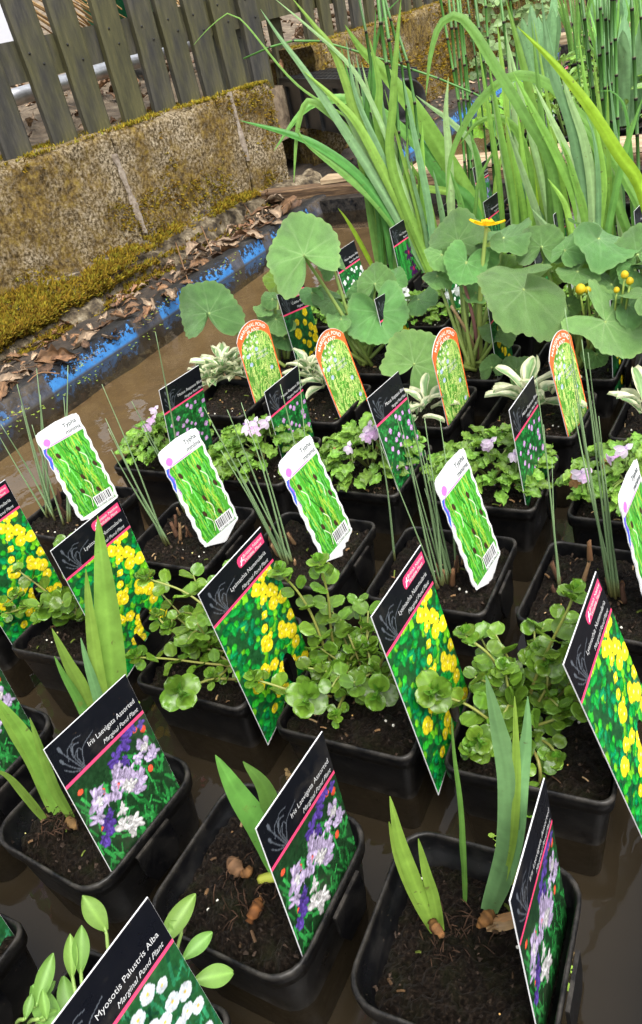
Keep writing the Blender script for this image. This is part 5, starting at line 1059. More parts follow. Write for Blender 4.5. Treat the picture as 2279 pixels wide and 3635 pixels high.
def bud(T, q, rpx, near=0.0):
    c = np.array(T.location)+A(0, 0, .098); f = facing(c); p = onplane(q, c+f*near, f); r_ = rpx*pxsize(p); G = Geo(); V = []
    for i in range(8):
        for j in range(10): a = math.pi*i/7; b = 2*math.pi*j/10; w_ = 1+.06*math.cos(5*b); V.append((r_*math.sin(a)*math.cos(b)*w_, r_*math.sin(a)*math.sin(b)*w_, r_*1.1*math.cos(a)))
    Vw = np.array(V)+p; inpart(T, 'bud', Vw, grid_faces(8, 10, True), M['petal'], np.array([A(.62, .46, .02) if v[2] > -.3*r_ else A(.30, .40, .04) for v in V])); stalk(T, [np.array(T.location)*.35+p*.65+A(.01, 0, -.01), p-A(0, 0, r_)], .0016, .0012, (.28, .24, .08), (.24, .34, .06), 'bud_stalk', 5, 6)
T = caT[3]
kleaf(T, (1233, 682), 104, .45, 190, .05, KL[2]); kleaf(T, (1275, 582), 52, .35, 90, -.03); kleaf(T, (1410, 562), 84, .85, -20, -.03); kleaf(T, (1425, 758), 98, .62, -30, .05, KL[4]); kleaf(T, (1438, 625), 70, .25, 150, -.05, KU); kleaf(T, (1440, 670), 50, .55, 170, .0); kleaf(T, (1404, 834), 34, .3, -60, .03); kleaf(T, (1325, 760), 30, .5, 120, .02); kleaf(T, (1340, 720), 26, .5, 60, .0); kleaf(T, (1300, 640), 40, .3, 60, -.05, KU)
kleaf(T, (1330, 590), 46, .7, 60, -.02); kleaf(T, (1360, 640), 44, .6, 200, .0); kleaf(T, (1480, 720), 52, .7, 10, .02); kleaf(T, (1290, 725), 34, .35, 230, .04)
for q, r_ in (((1471, 647), 9), ((1483, 662), 9), ((1452, 683), 7), ((1367, 681), 12), ((1384, 683), 8)): bud(T, q, r_, .03)
T = caT[4]
kleaf(T, (1500, 600), 60, .5, 100, -.04); kleaf(T, (1530, 700), 60, .6, 10, .02); kleaf(T, (1495, 635), 40, .4, 160, -.03); kleaf(T, (1555, 620), 60, .6, 30, -.02)
# ---------- row: white mazus
AB = [(-.315, .815, 0), (-.135, .812, 1), (.000, .805, 0), (.120, .825, -1), (.250, .81, 0)]
for i, (x, y, r_) in enumerate(AB):
    T = pot(x, y, r_, 'square', ['white mazus at the open-water end of its row, under a small round leaf', 'white mazus with a bright cluster of white flowers beside the dark purple iris label', 'white mazus with dark leaves behind the yellow flower stalk', 'white mazus with bright leaves behind the huge wet kidney leaf', 'white mazus beneath the marigold buds'][i], 'potted white mazus', name='potted_white_mazus', dz=-.01)
    mazus(T, x, y, 105, .054, .020, [[((775, 690), .03, 0), ((850, 640), .03, 1)], [((945, 680), .045, 0), ((958, 690), .04, 1), ((950, 668), .055, 0), ((940, 695), .038, 1)], [((1085, 680), .035, 0), ((1112, 675), .036, 1), ((1148, 680), .036, 0), ((1062, 690), .03, 1)], [((1275, 700), .04, 0), ((1335, 715), .03, 1), ((1350, 665), .03, 0)], []][i], FW_, 70+i, .032)
# ---------- tall irises, horsetails and rushes at the back of the tank
def tall(x, y, label, group, name='potted_iris', rot=0): return pot(x, y, rot, 'square', label, group, name=name, dz=-.01)
t1 = tall(-.268, .982, 'tall iris clump with dark narrow stalks rising beside the open water', 'tall potted irises')
t2 = tall(-.130, .985, 'tall iris with leaves leaning left across the drainage channel', 'tall potted irises')
t3 = tall(.010, 1.00, 'tall iris behind the yellow marsh marigold flower', 'tall potted irises')
t4 = tall(.120, .990, 'tall iris with thick upright fan behind the huge wet kidney leaf', 'tall potted irises')
t5 = tall(-.185, 1.280, 'tall iris with broad pale leaves arching left over the wall', 'tall potted irises')
t6 = tall(-.045, 1.150, 'tall iris with a high arching leaf bending over like a hook', 'tall potted irises')
t7 = tall(.130, 1.150, 'tall iris with a broad bright leaf slanting across the horsetails', 'tall potted irises')
e1 = tall(-.270, 1.450, 'sheaf of dark horsetail stems with black rings near the mossy wall', 'potted horsetails', 'potted_horsetail')
e2 = tall(.075, 1.400, 'dense sheaf of tall horsetail stems with black rings, the thickest clump', 'potted horsetails', 'potted_horsetail')
e3 = tall(-.130, 1.420, 'thin horsetail stems with one long stem bent over to the left', 'potted horsetails', 'potted_horsetail')
e4 = tall(.155, 1.290, 'single thick horsetail stem with widely spaced rings', 'potted horsetails', 'potted_horsetail')
def bl(T, base, pts, w_, c, toward=0.0, **kw):
    b = onz(base, -.005) if base else np.array(T.location)+A(rng.uniform(-.02, .02), rng.uniform(-.02, .02), .095); f = facing(b); out = [b]; L = len(pts)
    for i, q in enumerate(pts, 1): out.append(onplane(q, b+f*toward*(i/L), f))
    blade_part(T, out, w_*pxsize(b)*.84, np.asarray(c)*rng.uniform(.85, 1.15), n=34, **kw)
lg = A(.23, .42, .07); mg = A(.15, .32, .065); dg = A(.065, .18, .035); bg = A(.17, .32, .14); yg = A(.29, .46, .03); pg = A(.30, .45, .19)
# clump at the water's edge
bl(t1, (893, 645), [(872, 480), (863, 300), (876, 150), (905, 40), (945, -6)], 15, dg*1.3); bl(t1, (900, 645), [(888, 420), (880, 200), (885, 20)], 16, dg*1.4); bl(t1, (898, 645), [(890, 500), (870, 380), (840, 260), (800, 100)], 13, dg*1.5)
bl(t1, (885, 642), [(842, 560), (815, 515), (796, 490)], 12, yg*.8); bl(t1, (930, 650), [(935, 560), (925, 450), (900, 300)], 16, mg); bl(t1, (905, 640), [(905, 500), (912, 350), (930, 180)], 18, mg*.9); bl(t1, (896, 645), [(878, 540), (865, 470), (850, 400)], 20, mg); bl(t1, (925, 648), [(905, 520), (880, 420), (862, 330)], 14, dg*1.4)
# leaves leaning left
bl(t2, (1000, 640), [(930, 530), (850, 420), (760, 350), (680, 315), (566, 284)], 22, dg*1.5, belly=.5); bl(t2, (1000, 640), [(950, 560), (880, 470), (800, 400), (720, 335), (694, 290)], 24, mg); bl(t2, (1005, 640), [(940, 520), (870, 400), (800, 290), (720, 170), (660, 90), (614, 22)], 24, bg)
bl(t2, (1010, 640), [(960, 520), (900, 400), (840, 290), (780, 225), (712, 165)], 26, lg*.95); bl(t2, (990, 640), [(900, 430), (845, 320), (810, 260), (775, 225), (750, 212)], 30, pg); bl(t2, (1000, 640), [(900, 400), (850, 300), (790, 130), (740, 60), (685, -8)], 26, lg); bl(t2, (1005, 640), [(930, 380), (870, 230), (820, 150), (740, 75), (645, -5)], 13, pg)
bl(t2, (985, 640), [(900, 430), (830, 320), (760, 255), (722, 240), (700, 310), (692, 430)], 18, mg*1.1, belly=.5); bl(t2, (1005, 640), [(950, 500), (900, 370), (840, 230), (815, 95)], 18, bg*.9)
# broad pale leaves of the second clump
bl(t5, (1140, 520), [(1060, 390), (985, 270), (905, 170), (850, 115), (812, 58)], 46, lg*1.1, toward=.05); bl(t5, (1140, 515), [(1030, 395), (930, 290), (850, 240), (770, 235), (710, 265), (645, 355)], 26, mg*1.05, toward=.1, belly=.5); bl(t5, (1145, 515), [(1080, 460), (1010, 445), (940, 442), (876, 450)], 20, lg*.9, toward=.08); bl(t5, (1135, 520), [(1075, 400), (1010, 310), (960, 240), (930, 200)], 30, lg)
bl(t5, (1130, 525), [(1100, 470), (1040, 420), (985, 330), (955, 260)], 36, dg*1.6); bl(t5, (1138, 515), [(1120, 360), (1065, 290), (1012, 250), (980, 225)], 18, pg)
bl(t2, (1015, 640), [(925, 400), (925, 250), (935, 100), (945, -5)], 24, lg*.85); bl(t2, (1010, 635), [(900, 330), (893, 200), (870, 90)], 30, lg*1.05); bl(t6, (1065, 560), [(1057, 360), (1050, 270), (1056, 180)], 22, pg)
# the big hooks
bl(t6, (1330, 640), [(1300, 400), (1231, 265), (1171, 165), (1116, 75), (1076, 37), (1036, 58), (1014, 130), (1003, 226)], 25, mg*1.05, belly=.55)
bl(t7, (1530, 600), [(1506, 490), (1421, 340), (1346, 250), (1286, 195), (1216, 178), (1146, 220), (1096, 290), (1061, 375), (1051, 480)], 24, mg*1.15, belly=.55); bl(t6, (1256, 580), [(1251, 425), (1226, 325), (1181, 278), (1126, 288), (1083, 340)], 20, lg*.85, belly=.5)
bl(t7, (1560, 640), [(1512, 450), (1456, 360), (1386, 250), (1306, 150), (1218, 62)], 31, yg*1.05, toward=.05); bl(t6, (1300, 600), [(1280, 380), (1243, 200), (1216, 90), (1190, -6)], 26, lg*.8); bl(t4, (1390, 640), [(1371, 450), (1346, 300), (1301, 175), (1286, 90), (1276, -5)], 28, bg*1.1); bl(t4, (1385, 640), [(1356, 475), (1316, 375), (1256, 260), (1206, 165)], 24, lg*.9)
bl(t4, (1400, 640), [(1395, 450), (1375, 330), (1340, 230), (1318, 150)], 26, pg); bl(t4, (1405, 640), [(1410, 450), (1400, 330), (1380, 270)], 14, bg); bl(t4, (1380, 635), [(1330, 570), (1290, 535), (1251, 490)], 18, pg*.9); bl(t4, (1415, 640), [(1440, 500), (1475, 350), (1515, 225)], 18, mg); bl(t4, (1395, 640), [(1375, 500), (1340, 380), (1320, 330)], 22, lg*.8)
for (a, b, c, w_, k) in (((1232, 560), (1212, 440), (1171, 285), 16, dg*1.5), ((1212, 555), (1222, 430), (1244, 312), 14, mg), ((1265, 560), (1258, 450), (1254, 340), 22, yg*.85), ((1282, 560), (1300, 450), (1328, 345), 18, bg), ((1225, 560), (1215, 450), (1180, 330), 14, mg), ((1295, 570), (1268, 420), (1245, 330), 18, lg*.8), ((1110, 560), (1130, 420), (1180, 325), 10, mg)): bl(t6, a, [((a[0]+b[0])/2, (a[1]+b[1])/2), b, c], w_, k)
for (a, b, c, w_, k) in (((1480, 590), (1460, 470), (1440, 330), 16, lg*.8), ((1440, 600), (1440, 480), (1420, 380), 20, mg), ((1500, 590), (1490, 450), (1475, 300), 18, mg*.8), ((1420, 610), (1425, 520), (1410, 420), 22, pg), ((1520, 600), (1480, 400), (1430, 300), 14, pg), ((1540, 560), (1480, 450), (1350, 330), 10, pg)): bl(t7, a, [((a[0]+b[0])/2, (a[1]+b[1])/2), b, c], w_, k)
for (a, b, c, w_, k) in (((985, 630), (960, 500), (930, 330), 16, mg), ((970, 640), (955, 470), (960, 320), 20, lg*.8), ((1010, 630), (990, 500), (950, 380), 18, mg*1.1), ((1040, 620), (1000, 450), (965, 380), 22, lg*.9), ((1050, 600), (1040, 500), (1020, 400), 16, bg), ((1090, 590), (1085, 480), (1060, 400), 18, mg)): bl(t3 if a[0] > 1020 else t2, a, [((a[0]+b[0])/2, (a[1]+b[1])/2), b, c], w_, k)
bl(t7, (1500, 600), [(1480, 300), (1450, 222), (1410, 214)], 10, dg*1.6); bl(t1, (1000, 620), [(900, 350), (700, 200), (560, 40), (500, 60), (456, 106)], 6, mg)
for (a, b, c, w_, k, T) in (((1390, 640), (1352, 400), (1260, 200), 24, pg, t4), ((1400, 640), (1420, 420), (1395, 250), 22, lg, t4), ((1370, 640), (1330, 480), (1290, 420), 18, lg, t4), ((1330, 620), (1290, 380), (1262, 180), 22, bg, t6), ((1270, 600), (1225, 420), (1235, 240), 18, lg, t6), ((1470, 600), (1450, 420), (1400, 300), 20, pg, t7), ((1500, 610), (1420, 380), (1330, 230), 24, mg, t7), ((1440, 620), (1410, 450), (1380, 330), 24, lg, t4), ((1425, 620), (1450, 430), (1490, 280), 16, mg, t7), ((1150, 540), (1130, 400), (1105, 300), 18, mg, t5), ((1160, 540), (1170, 420), (1190, 330), 14, lg, t5), ((1000, 630), (955, 430), (915, 300), 22, pg, t2), ((960, 640), (915, 420), (870, 300), 20, lg, t2), ((950, 640), (900, 470), (880, 350), 16, bg, t1)): bl(T, a, [((a[0]+b[0])/2, (a[1]+b[1])/2), b, c], w_, k)
for k in range(46):
    ux = rng.choice((rng.uniform(880, 1010), rng.uniform(1170, 1330), rng.uniform(1340, 1500))); T = t2 if ux < 1020 else t6 if ux < 1335 else t7; bx = ux+rng.uniform(-15, 60)*(.6 if ux < 1020 else 1); by = rng.uniform(560, 640) if ux > 1020 else 635; tx_ = ux-rng.uniform(-20, 90); ty = rng.uniform(40, 380) if ux > 1020 else rng.uniform(120, 420)
    bl(T, (bx, by), [((bx*2+tx_)/3+8, (by*2+ty)/3), ((bx+tx_*2)/3+4, (by+ty*2)/3), (tx_, ty)], rng.uniform(9, 20), rng.choice((lg, mg, pg, bg, lg)))
# horsetail
def horsetail(T, pts, r0, seg=6, base=None):
    r0 *= .72
    b = onz(pts[0], -.005) if base is None else base; f = facing(b); P = [b]+[onplane(q, b, f) for q in pts[1:]]; C0 = catmull(P, 120); L = np.r_[0, np.cumsum(np.linalg.norm(np.diff(C0, axis=0), axis=1))]; rings = [(0, r0, 0)]; s = rng.uniform(.01, .03)
    while s < L[-1]: rings += [(s-.0042, r0, 0), (s-.004, r0*1.05, 1), (s-.0006, r0*1.06, 1), (s-.0004, r0*1.06, 2), (s+.0008, r0*1.02, 2), (s+.001, r0*.97, 0)]; s += rng.uniform(.05, .075)
    rings = [q for q in rings if q[0] < L[-1]]+[(L[-1], r0*.8, 0)]; V, C, F = [], [], []; g = A(.05, .14, .025)*rng.uniform(.7, 1.5); kc = [g, A(.012, .010, .008), A(.10, .09, .05)]
    S = [q[0] for q in rings]; C_ = np.stack([np.interp(S, L, C0[:, k]) for k in range(3)], 1); V, F = tube(C_, [q[1] for q in rings], seg); K = np.repeat([kc[q[2]] for q in rings], seg, axis=0); inpart(T, 'stem', V, F, M['stem'], K)
for q, r_ in (([(1104, 478), (1082, 250), (1056, -10)], .0042), ([(1110, 476), (1092, 240), (1066, -10)], .0040), ([(1116, 480), (1100, 220), (1076, -10)], .0040), ([(1095, 485), (1088, 300), (1036, -10)], .0036), ([(1122, 470), (1108, 260), (1082, -10)], .0036), ([(1128, 480), (1106, 380), (1088, 200)], .0034)): horsetail(e1, q, r_)
for q, r_ in (([(1168, 478), (1150, 250), (1118, -10)], .0045), ([(1180, 480), (1160, 250), (1142, -10)], .0034), ([(1212, 482), (1210, 260), (1178, -10)], .0040), ([(1150, 478), (1140, 300), (1100, -10)], .0028), ([(1238, 470), (1205, 280), (1080, 205), (960, 160), (830, 118), (740, 95), (660, 103), (574, 138)], .0030), ([(1225, 470), (1218, 150), (1200, -10)], .003)): horsetail(e3, q, r_)
for q, r_ in (([(1432, 470), (1413, 150), (1406, -10)], .0050), ([(1440, 475), (1422, 170), (1416, -10)], .0044), ([(1446, 470), (1436, 260), (1424, -10)], .0042), ([(1452, 472), (1446, 270), (1434, -10)], .0040), ([(1462, 470), (1456, 330), (1446, -10)], .0046), ([(1425, 468), (1395, 196), (1370, -10)], .0046), ([(1436, 480), (1430, 300), (1412, -10)], .004), ([(1450, 480), (1440, 200), (1440, -10)], .0036), ([(1400, 470), (1360, 150), (1340, -10)], .0022), ([(1420, 478), (1380, 120), (1362, -10)], .0022)): horsetail(e2, q, r_)
for q, r_ in (([(1508, 520), (1500, 300), (1487, -10)], .0046), ([(1520, 515), (1520, 200), (1506, -10)], .004)): horsetail(e4, q, r_)
for q, r_ in (([(930, 640), (958, 400), (950, 180), (905, -10)], .0030), ([(945, 640), (940, 330), (905, 120), (890, -10)], .0044), ([(955, 640), (935, 250), (900, -10)], .0038), ([(1010, 625), (975, 230), (935, 70)], .0034), ([(915, 640), (880, 200), (845, -10)], .0034)): horsetail(t3, q, r_)
# ---------- second tank: mixed pots beyond the boards
def bush(T, x, y, n, rad, ht, sc, meshes, seed):
    r = random.Random(seed)
    for k in range(n):
        g = r.uniform(0, 6.28); q = math.sqrt(r.random()); p = A(x+rad*q*math.cos(g), y+rad*q*math.sin(g), ht*r.random()); out = nrm(A(math.cos(g), math.sin(g), r.uniform(-.1, .9))); put(T, 'leaf', meshes[r.randrange(len(meshes))], p, out, nrm(A(r.gauss(0, .3), r.gauss(0, .3)-.3, 1)), sc*r.uniform(.6, 1.2))
    for k in range(6): g = r.uniform(0, 6.28); stalk(T, [A(x, y, -.01), A(x+rad*.5*math.cos(g), y+rad*.5*math.sin(g), ht*.8)], .002, .0012, (.14, .2, .05), (.16, .26, .06), n=5, seg=4)
back = [(-.36, 2.10, 'sorrel'), (-.20, 2.08, 'leafy'), (-.05, 2.10, 'spear'), (.10, 2.05, 'leafy'), (-.30, 2.36, 'leafy'), (-.13, 2.38, 'grass'), (.02, 2.36, 'leafy'), (-.42, 2.72, 'spear'), (-.24, 2.72, 'leafy'), (-.08, 2.70, 'grass'), (-.45, 3.10, 'leafy'), (-.26, 3.10, 'spear'), (-.10, 3.08, 'leafy'), (-.48, 3.55, 'grass'), (-.30, 3.52, 'leafy'), (-.5, 4.05, 'leafy'), (-.34, 4.05, 'grass'), (-.18, 3.55, 'leafy'), (-.20, 4.05, 'leafy')]
WHAT = {'sorrel': 'red-veined sorrel with bright yellow-green leaves in the second tank', 'leafy': 'low leafy green pond plant in a pot in the second tank', 'spear': 'pond plant with upright pale spear-shaped leaves in the second tank', 'grass': 'grassy upright pond plant in a pot in the second tank'}
for i, (x, y, kd) in enumerate(back):
    T = pot(x, y, rng.uniform(-5, 5), 'square', WHAT[kd] if kd == 'sorrel' else WHAT[kd].replace('in the second tank', 'just behind the wooden boards' if y < 2.2 else 'in the near half of the second tank' if y < 2.9 else 'at the far end of the second tank'), 'pots in the second tank', name='potted_pond_plant')
    if kd == 'sorrel':
        for q, r_, sp in (((1215, 240), 42, 80), ((1160, 265), 36, 120), ((1250, 300), 30, 40), ((1130, 300), 26, 150), ((1190, 300), 30, 100)): kleaf(T, q, r_, .2, sp, 0, KS[rng.randrange(2)], pc=(.25, .03, .03))
    elif kd == 'leafy': bush(T, x, y, 40, .075, .10, .05, YL+ML, 200+i)
    elif kd == 'spear':
        for k in range(9): g = rng.uniform(0, 6.28); b = A(x+.02*math.cos(g), y+.02*math.sin(g), 0); blade_part(T, [b, b+A(.02*math.cos(g), .02*math.sin(g), .12), b+A(.05*math.cos(g), .05*math.sin(g), rng.uniform(.2, .32))], rng.uniform(.025, .04), bg*rng.uniform(.9, 1.5), belly=.75)
        bush(T, x, y, 14, .06, .06, .05, YL, 300+i)
    else:
        for k in range(22): g = rng.uniform(0, 6.28); b = A(x+.025*math.cos(g), y+.025*math.sin(g), 0); blade_part(T, [b, b+A(.015*math.cos(g), .015*math.sin(g), .12), b+A(.06*math.cos(g), .06*math.sin(g), rng.uniform(.18, .34))], rng.uniform(.006, .012), mg*rng.uniform(.8, 1.5), n=12)
# weeds climbing on the far wall
wd_ = thing('climbing_weed', (-1.0, 4.4, 0), 'pale green leafy weeds growing over the far end of the mossy wall', 'weeds')
G = Geo()
for k in range(420):
    y = 3.9+rng.random()*1.5; p = A(FWX(y)+rng.uniform(.0, .16), y, rng.uniform(-.05, .38)+.05*(y-4)); me = KL[rng.randrange(7)] if rng.random() < .0 else YL[rng.randrange(3)]; Mx = basis(p, A(rng.gauss(0, 1), rng.gauss(0, 1), rng.gauss(0, .5)), nrm(A(.7, -.6, .7)+A(rng.gauss(0, .3), rng.gauss(0, .3), rng.gauss(0, .3))), (.055*rng.uniform(.5, 1.1), .12*rng.uniform(.5, 1.1), .05))
    V = np.array([tuple(Mx @ v.co) for v in me.vertices]); G.add(V, [tuple(f.vertices) for f in me.polygons], A(.22, .36, .13)*rng.uniform(.5, 1.3))
tag(obj('foliage', mesh('foliage', np.array(G.V)-A(-1, 4.4, 0), G.F, M['leaf'], G.C), wd_), kind='stuff')
for k in range(8): y = 4.0+k*.17; stalk(wd_, [A(FWX(y)+.02, y, -.08), A(FWX(y)+.05, y+.05, .12), A(FWX(y)+.06, y, .32)], .003, .002, (.15, .2, .06), (.2, .28, .08))
# little weed rooted in the wall's foot
wp_ = thing('wall_weed', tuple(onplane((352, 580), wp(0, .02), WN)), 'tiny green rosette weed rooted at the foot of the mossy wall', 'weed')
for k in range(9): g = k*.7; put(wp_, 'leaf', YL[k % 3], np.array(wp_.location), A(math.cos(g), math.sin(g)*.5, .5), A(.4, -.3, 1), .026*rng.uniform(.7, 1.1))
# ---------- row: forget-me-not, partly out of the picture
MY = [(-.075, -.228, 0), (.078, -.222, 2)]
MYN = ['white forget-me-not pot left of the standing label with white flowers', 'white forget-me-not pot under the large label reading Myosotis Palustris Alba']
myT = [pot(x, y, r_, 'square', l, 'potted white forget-me-nots', name='potted_forget_me_not', dz=-.01) for (x, y, r_), l in zip(MY, MYN)]
def leafpx(T, a, b, w_, up=.5, me=YL, za=.01):
    """a leaf from pixel a (stalk) to pixel b (tip)"""
    p = onz(a, za); f = nrm(facing(p)+A(0, 0, .6)); q = onplane(b, p, f); L = np.linalg.norm(q-p); c_ = np.array(T.location)+A(0, 0, .09); c_ = c_ if np.linalg.norm(c_-p) < .055 else p+A(0, 0, -.02)+nrm(c_-p)*.02; stalk(T, [c_, (c_+p)/2+A(0, 0, .004), p, p+(q-p)*.08], .0014, .0010, (.2, .27, .08), (.22, .34, .08), 'stem', 5, 8); put(T, 'leaf', me[rng.randrange(len(me))], p, q-p, nrm((CAM-p)*(1-up)/np.linalg.norm(CAM-p)+A(0, 0, up)), (L, L*w_, L))
T = myT[1]
for a, b, w_, z in (((375, 2230), (460, 2105), .9, .03), ((250, 2190), (195, 2110), 1.2, .03), ((430, 2190), (395, 2170), 1.2, .03), ((430, 2260), (500, 2195), 1.1, .03), ((455, 2310), (550, 2290), 1.3, .02), ((190, 2290), (192, 2180), 1.0, .02), ((170, 2300), (165, 2200), .9, .02), ((420, 2330), (470, 2380), 1.1, .01), ((300, 2330), (250, 2260), 1.0, .02)): leafpx(T, a, b, w_, .12, za=z)
for k in range(14): g = k*2.4; put(T, 'leaf', YL[k % 3], A(.070+.02*math.cos(g), -.222+.02*math.sin(g), .006), A(math.cos(g), math.sin(g), .6), A(0, 0, 1), .030*rng.uniform(.8, 1.2))
stalk(T, [A(.075, -.222, -.012), A(.075, -.215, .03), onz((375, 2200), .05)], .0018, .0014, (.2, .26, .08), (.22, .32, .08))
T = myT[0]
for a, b, w_, z in (((85, 2370), (125, 2245), .9, .02), ((90, 2360), (130, 2310), 1.0, .02), ((60, 2400), (75, 2340), 1.1, .02), ((90, 2400), (135, 2380), 1.0, .02), ((110, 2400), (100, 2330), .9, .02)): leafpx(T, a, b, w_, .2, za=z)
for k in range(4): g = k*2.4; put(T, 'leaf', YL[k % 3], A(-.085+.02*math.cos(g), -.228+.02*math.sin(g), .006), A(math.cos(g), math.sin(g), .6), A(0, 0, 1), .028)

# ================================================================== LABELS IN THEIR POTS
def L(kind, P, y, t, r, H, Hk, text, group): label(kind, P, y, t, r, text, group, H*1000*.001, Hk)
LB = [
 ('iris', (-.137, -.120, 0), 90, 8, -5, .100, 0.113, 'lilac iris label in the shootless pot at the open-water end of its row'),
 ('iris', (.011, -.124, -.002), 88.7, 10, -5.7, .102, 0.113, 'lilac iris label in the pot of the tall yellow-green iris shoots'),
 ('iris', (.153, -.123, 0), 89.9, 4.7, -5.4, .095, 0.113, 'lilac iris label in the pot with two brown rhizomes'),
 ('iris', (.282, -.111, 0), 92.5, 5.2, -4.4, .091, 0.113, 'lilac iris label seen almost edge-on, in the pot with three separate iris shoots'),
 ('lysi', (-.277, .043, -.03), 82, 0, 2.5, .150, .158, 'yellow-flowered moneywort label at the row end by the open water'),
 ('lysi', (-.138, .041, -.03), 81.7, -1, 3, .148, .158, 'yellow-flowered moneywort label half covered by tall yellow-green iris shoots'),
 ('lysi', (.034, .019, -.033), 84.5, 2, 3.4, .158, .158, 'yellow-flowered moneywort label hooked on the pot with the big cupped rosette'),
 ('lysi', (.175, .018, -.032), 87.3, 8.8, -.2, .158, .158, 'yellow-flowered moneywort label beside the grey-green iris fan'),
 ('lysi', (.303, .032, -.03), 86.5, 14.9, 5.4, .150, .158, 'yellow-flowered moneywort label leaning over the pot with trailing stems'),
 ('typha', (-.306, .200, .005), 76, 9.5, .5, .111, .112, 'white wavy bulrush label at the row end by the open water'),
 ('typha', (-.127, .190, .002), 81.3, 11.3, .3, .112, .112, 'white wavy bulrush label, second in its row from the open water'),
 ('typha', (.005, .199, .002), 85.4, 13, .6, .108, .112, 'white wavy bulrush label, third in its row from the open water'),
 ('typha', (.155, .191, 0), 83.8, 12.8, 1, .112, .112, 'white wavy bulrush label beside the dense sheaf of long needles'),
 ('typha', (.290, .193, 0), 86, 12, 1, .112, .112, 'white wavy bulrush label in the pot with the tallest needles'),
 ('maz', (-.259, .322, 0), 83.5, -8, -1.2, .110, 0.111, 'lilac mazus label standing before the fullest cream-edged rosette'),
 ('maz', (-.138, .372, .006), 85.5, .7, 0, .079, 0.111, 'lilac mazus label, second in its row from the open water'),
 ('maz', (.022, .339, 0), 86.2, 11.2, -2.5, .099, 0.111, 'lilac mazus label below the low round marsh marigold leaf'),
 ('maz', (.159, .334, 0), 86.7, 5.3, .5, .097, 0.111, 'lilac mazus label in the pot with a muddy wall'),
 ('arch', (-.258, .506, 0), 77.9, 3.3, -.6, .101, .112, 'red-bordered arched label beside the fullest cream-edged rosette'),
 ('arch', (-.113, .478, 0), 81.7, 9.8, 2.8, .100, .112, 'red-bordered arched label, second in its row from the open water'),
 ('arch', (.027, .482, 0), 82.7, 4.4, 2.8, .098, .112, 'red-bordered arched label standing against a big low round leaf'),
 ('arch', (.166, .474, .001), 81.9, 10.3, 2.2, .097, .112, 'red-bordered arched label behind the tallest bulrush needles'),
 ('calt', (-.257, .629, .002), 85, 10.9, -7.7, .098, 0.109, 'yellow marigold label standing free above the open water'),
 ('calt', (-.107, .630, 0), 84, 8, -4, .090, 0.109, 'yellow marigold label mostly hidden by round leaves'),
 ('calt', (.050, .610, 0), 90, 4, -2, .095, 0.109, 'yellow marigold label turned edge-on behind the yellow flower stalk'),
 ('calt', (.190, .612, 0), 86, 6, -14, .085, 0.109, 'yellow marigold label under the broad kidney leaf'),
 ('alba', (-.262, .828, .004), 85, 9.1, 0, .090, 0.111, 'white mazus label above the open water beside the tall irises'),
 ('alba', (-.078, .800, 0), 84, 5, 0, .090, 0.111, 'white mazus label behind the yellow-flowered marigold'),
 ('alba', (.060, .800, 0), 84, 5, 0, .090, 0.111, 'white mazus label behind the huge wet kidney leaf'),
 ('darkiris', (-.222, .955, 0), 84, 5, 0, .092, 0.111, 'dark purple iris label in front of the tall irises'),
]
for kind, P, y_, t_, r_, H_, Hk_, tx in LB: label(kind, P, y_, t_, r_, tx, 'plant labels', H_, Hk_)
def ltop(kind, q, x, y_, t_, r_, Hk, W, tx):
    a, th, ro = R(y_), R(t_), R(r_); wd = A(math.cos(a), math.sin(a), 0); n = A(math.sin(a), -math.cos(a), 0); up = math.cos(th)*A(0, 0, 1)-math.sin(th)*n; w2 = math.cos(ro)*wd+math.sin(ro)*up; u2 = -math.sin(ro)*wd+math.cos(ro)*up
    label(kind, onplane(q, A(x, 0, 0), A(1, 0, 0))-w2*W-u2*Hk+A(.0035, 0, 0), y_, t_, r_, tx, 'plant labels')
ltop('myos', (355, 2117), .112, 89, 10, -4, .113, .074, 'large forget-me-not label with white flowers in front of the rhizome pot')
ltop('myos', (-52, 2075), -.040, 89, 8, -4, .113, .074, 'forget-me-not label with white flowers cut off beside the pale green leaves')
def lpx(kind, q, H_, tx, y_=84, t_=6, r_=0): label(kind, onz(q, 0), y_, t_, r_, tx, 'plant labels', H_, .111)
lpx('darkiris', (1330, 640), .09, 'dark purple iris label behind the huge wet kidney leaf'); lpx('darkiris', (1515, 640), .09, 'dark purple iris label at the row end beside the marigold buds')
lpx('reeds', (1000, 600), .085, 'green horsetail label among the tall iris leaves by the dark purple iris label'); lpx('reeds', (1165, 590), .085, 'green horsetail label right behind the yellow flower'); lpx('blue', (1247, 530), .09, 'pale blue rush label among upright iris leaves'); lpx('violet', (1137, 495), .085, 'violet flower spike label in front of the horsetail sheaf'); lpx('blue', (1412, 495), .09, 'pale blue rush label behind the thick upright iris fan')
for q, kd, tx in (((1332, 232), 'calt', 'yellow-flowered label in the second tank'), ((1476, 216), 'calt', 'label with a red badge in the second tank'), ((1490, 192), 'violet', 'violet-flowered label in the second tank'), ((1292, 296), 'alba', 'white-flowered label in the second tank near the blue rim')): label(kd, onz(q, 0), 84, 4, 0, tx, 'plant labels in the second tank', .09, .109 if kd == 'calt' else .111)

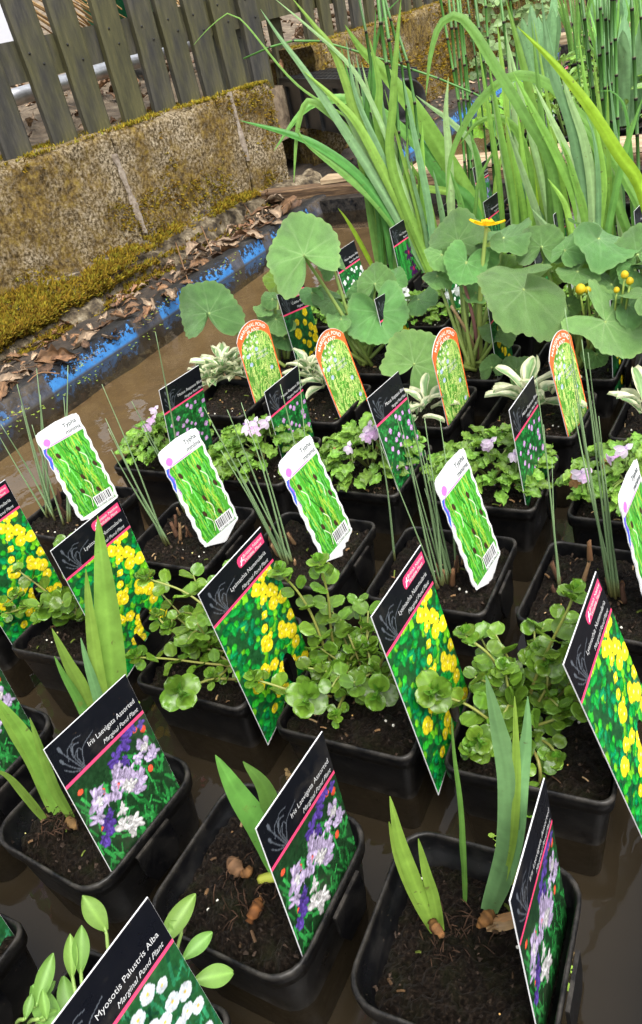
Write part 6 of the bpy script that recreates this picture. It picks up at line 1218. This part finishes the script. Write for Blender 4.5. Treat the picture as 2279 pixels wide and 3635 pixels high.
# ================================================================== FLOATING BITS
G = Geo()
def speck(p, s, c):
    for k in range(3):
        g = rng.uniform(0, 6.28); x, y = p[0]+s*.8*math.cos(g), p[1]+s*.8*math.sin(g); G.add([(x+s*math.cos(a)*.9, y+s*math.sin(a)*.7, p[2]+.0006*k) for a in np.linspace(0, 5.4, 7)], [tuple(range(7))], np.array(c)*rng.uniform(.7, 1.2))
for _ in range(80):
    y = abs(rng.gauss(0, .5))+.45; speck(A(-.755+abs(rng.gauss(0, .02)), min(y, 1.6), WZ+.0006), rng.uniform(.0012, .0024), (.22, .30, .05))
for q in ((1165, 1970), (1170, 1985), (1340, 2290), (1325, 2260), (1345, 2320), (520, 1660), (660, 1870), (320, 1660), (1350, 2300), (1318, 2245)): speck(onz(q, WZ+.0006), .0028, (.25, .40, .06))
for q in ((675, 1830), (470, 1340), (1310, 2240), (640, 1890)):
    for _ in range(7): p = onz(q, WZ+.001); speck(p+A(rng.gauss(0, .005), rng.gauss(0, .005), 0), .0016, (.16, .11, .05))
for (a, b) in (((330, 770), (405, 700)), ((180, 870), (240, 820)), ((0, 1000), (60, 960)), ((470, 660), (560, 600))):
    for _ in range(40): t = rng.random(); q = (a[0]+(b[0]-a[0])*t+rng.gauss(0, 5), a[1]+(b[1]-a[1])*t+rng.gauss(0, 5)); speck(onz(q, -.012), rng.uniform(.001, .0022), rng.choice(((.30, .38, .05), (.12, .08, .04), (.2, .14, .08))))
tag(obj('duckweed', G.mesh('duckweed', M['moss'])), 'scattered duckweed and floating bits along the tank rim', 'duckweed', kind='stuff')
for i, (a, b) in enumerate((((410, 560), (455, 700)), ((470, 525), (500, 600)), ((560, 470), (600, 520)), ((230, 690), (330, 620)), ((140, 880), (60, 905)))):
    p, q = onz(a, -.02), onz(b, -.02); V, F = tube(catmull([p, (p+q)/2+A(0, 0, .012), q], 8), .0012, 5); tag(obj('twig', mesh('twig', V, F, M['wood_debris'], np.tile((.22, .12, .06), (len(V), 1)))), 'thin brown twig lying in the leaf litter beside the tank', 'twig', 'twigs in the litter')
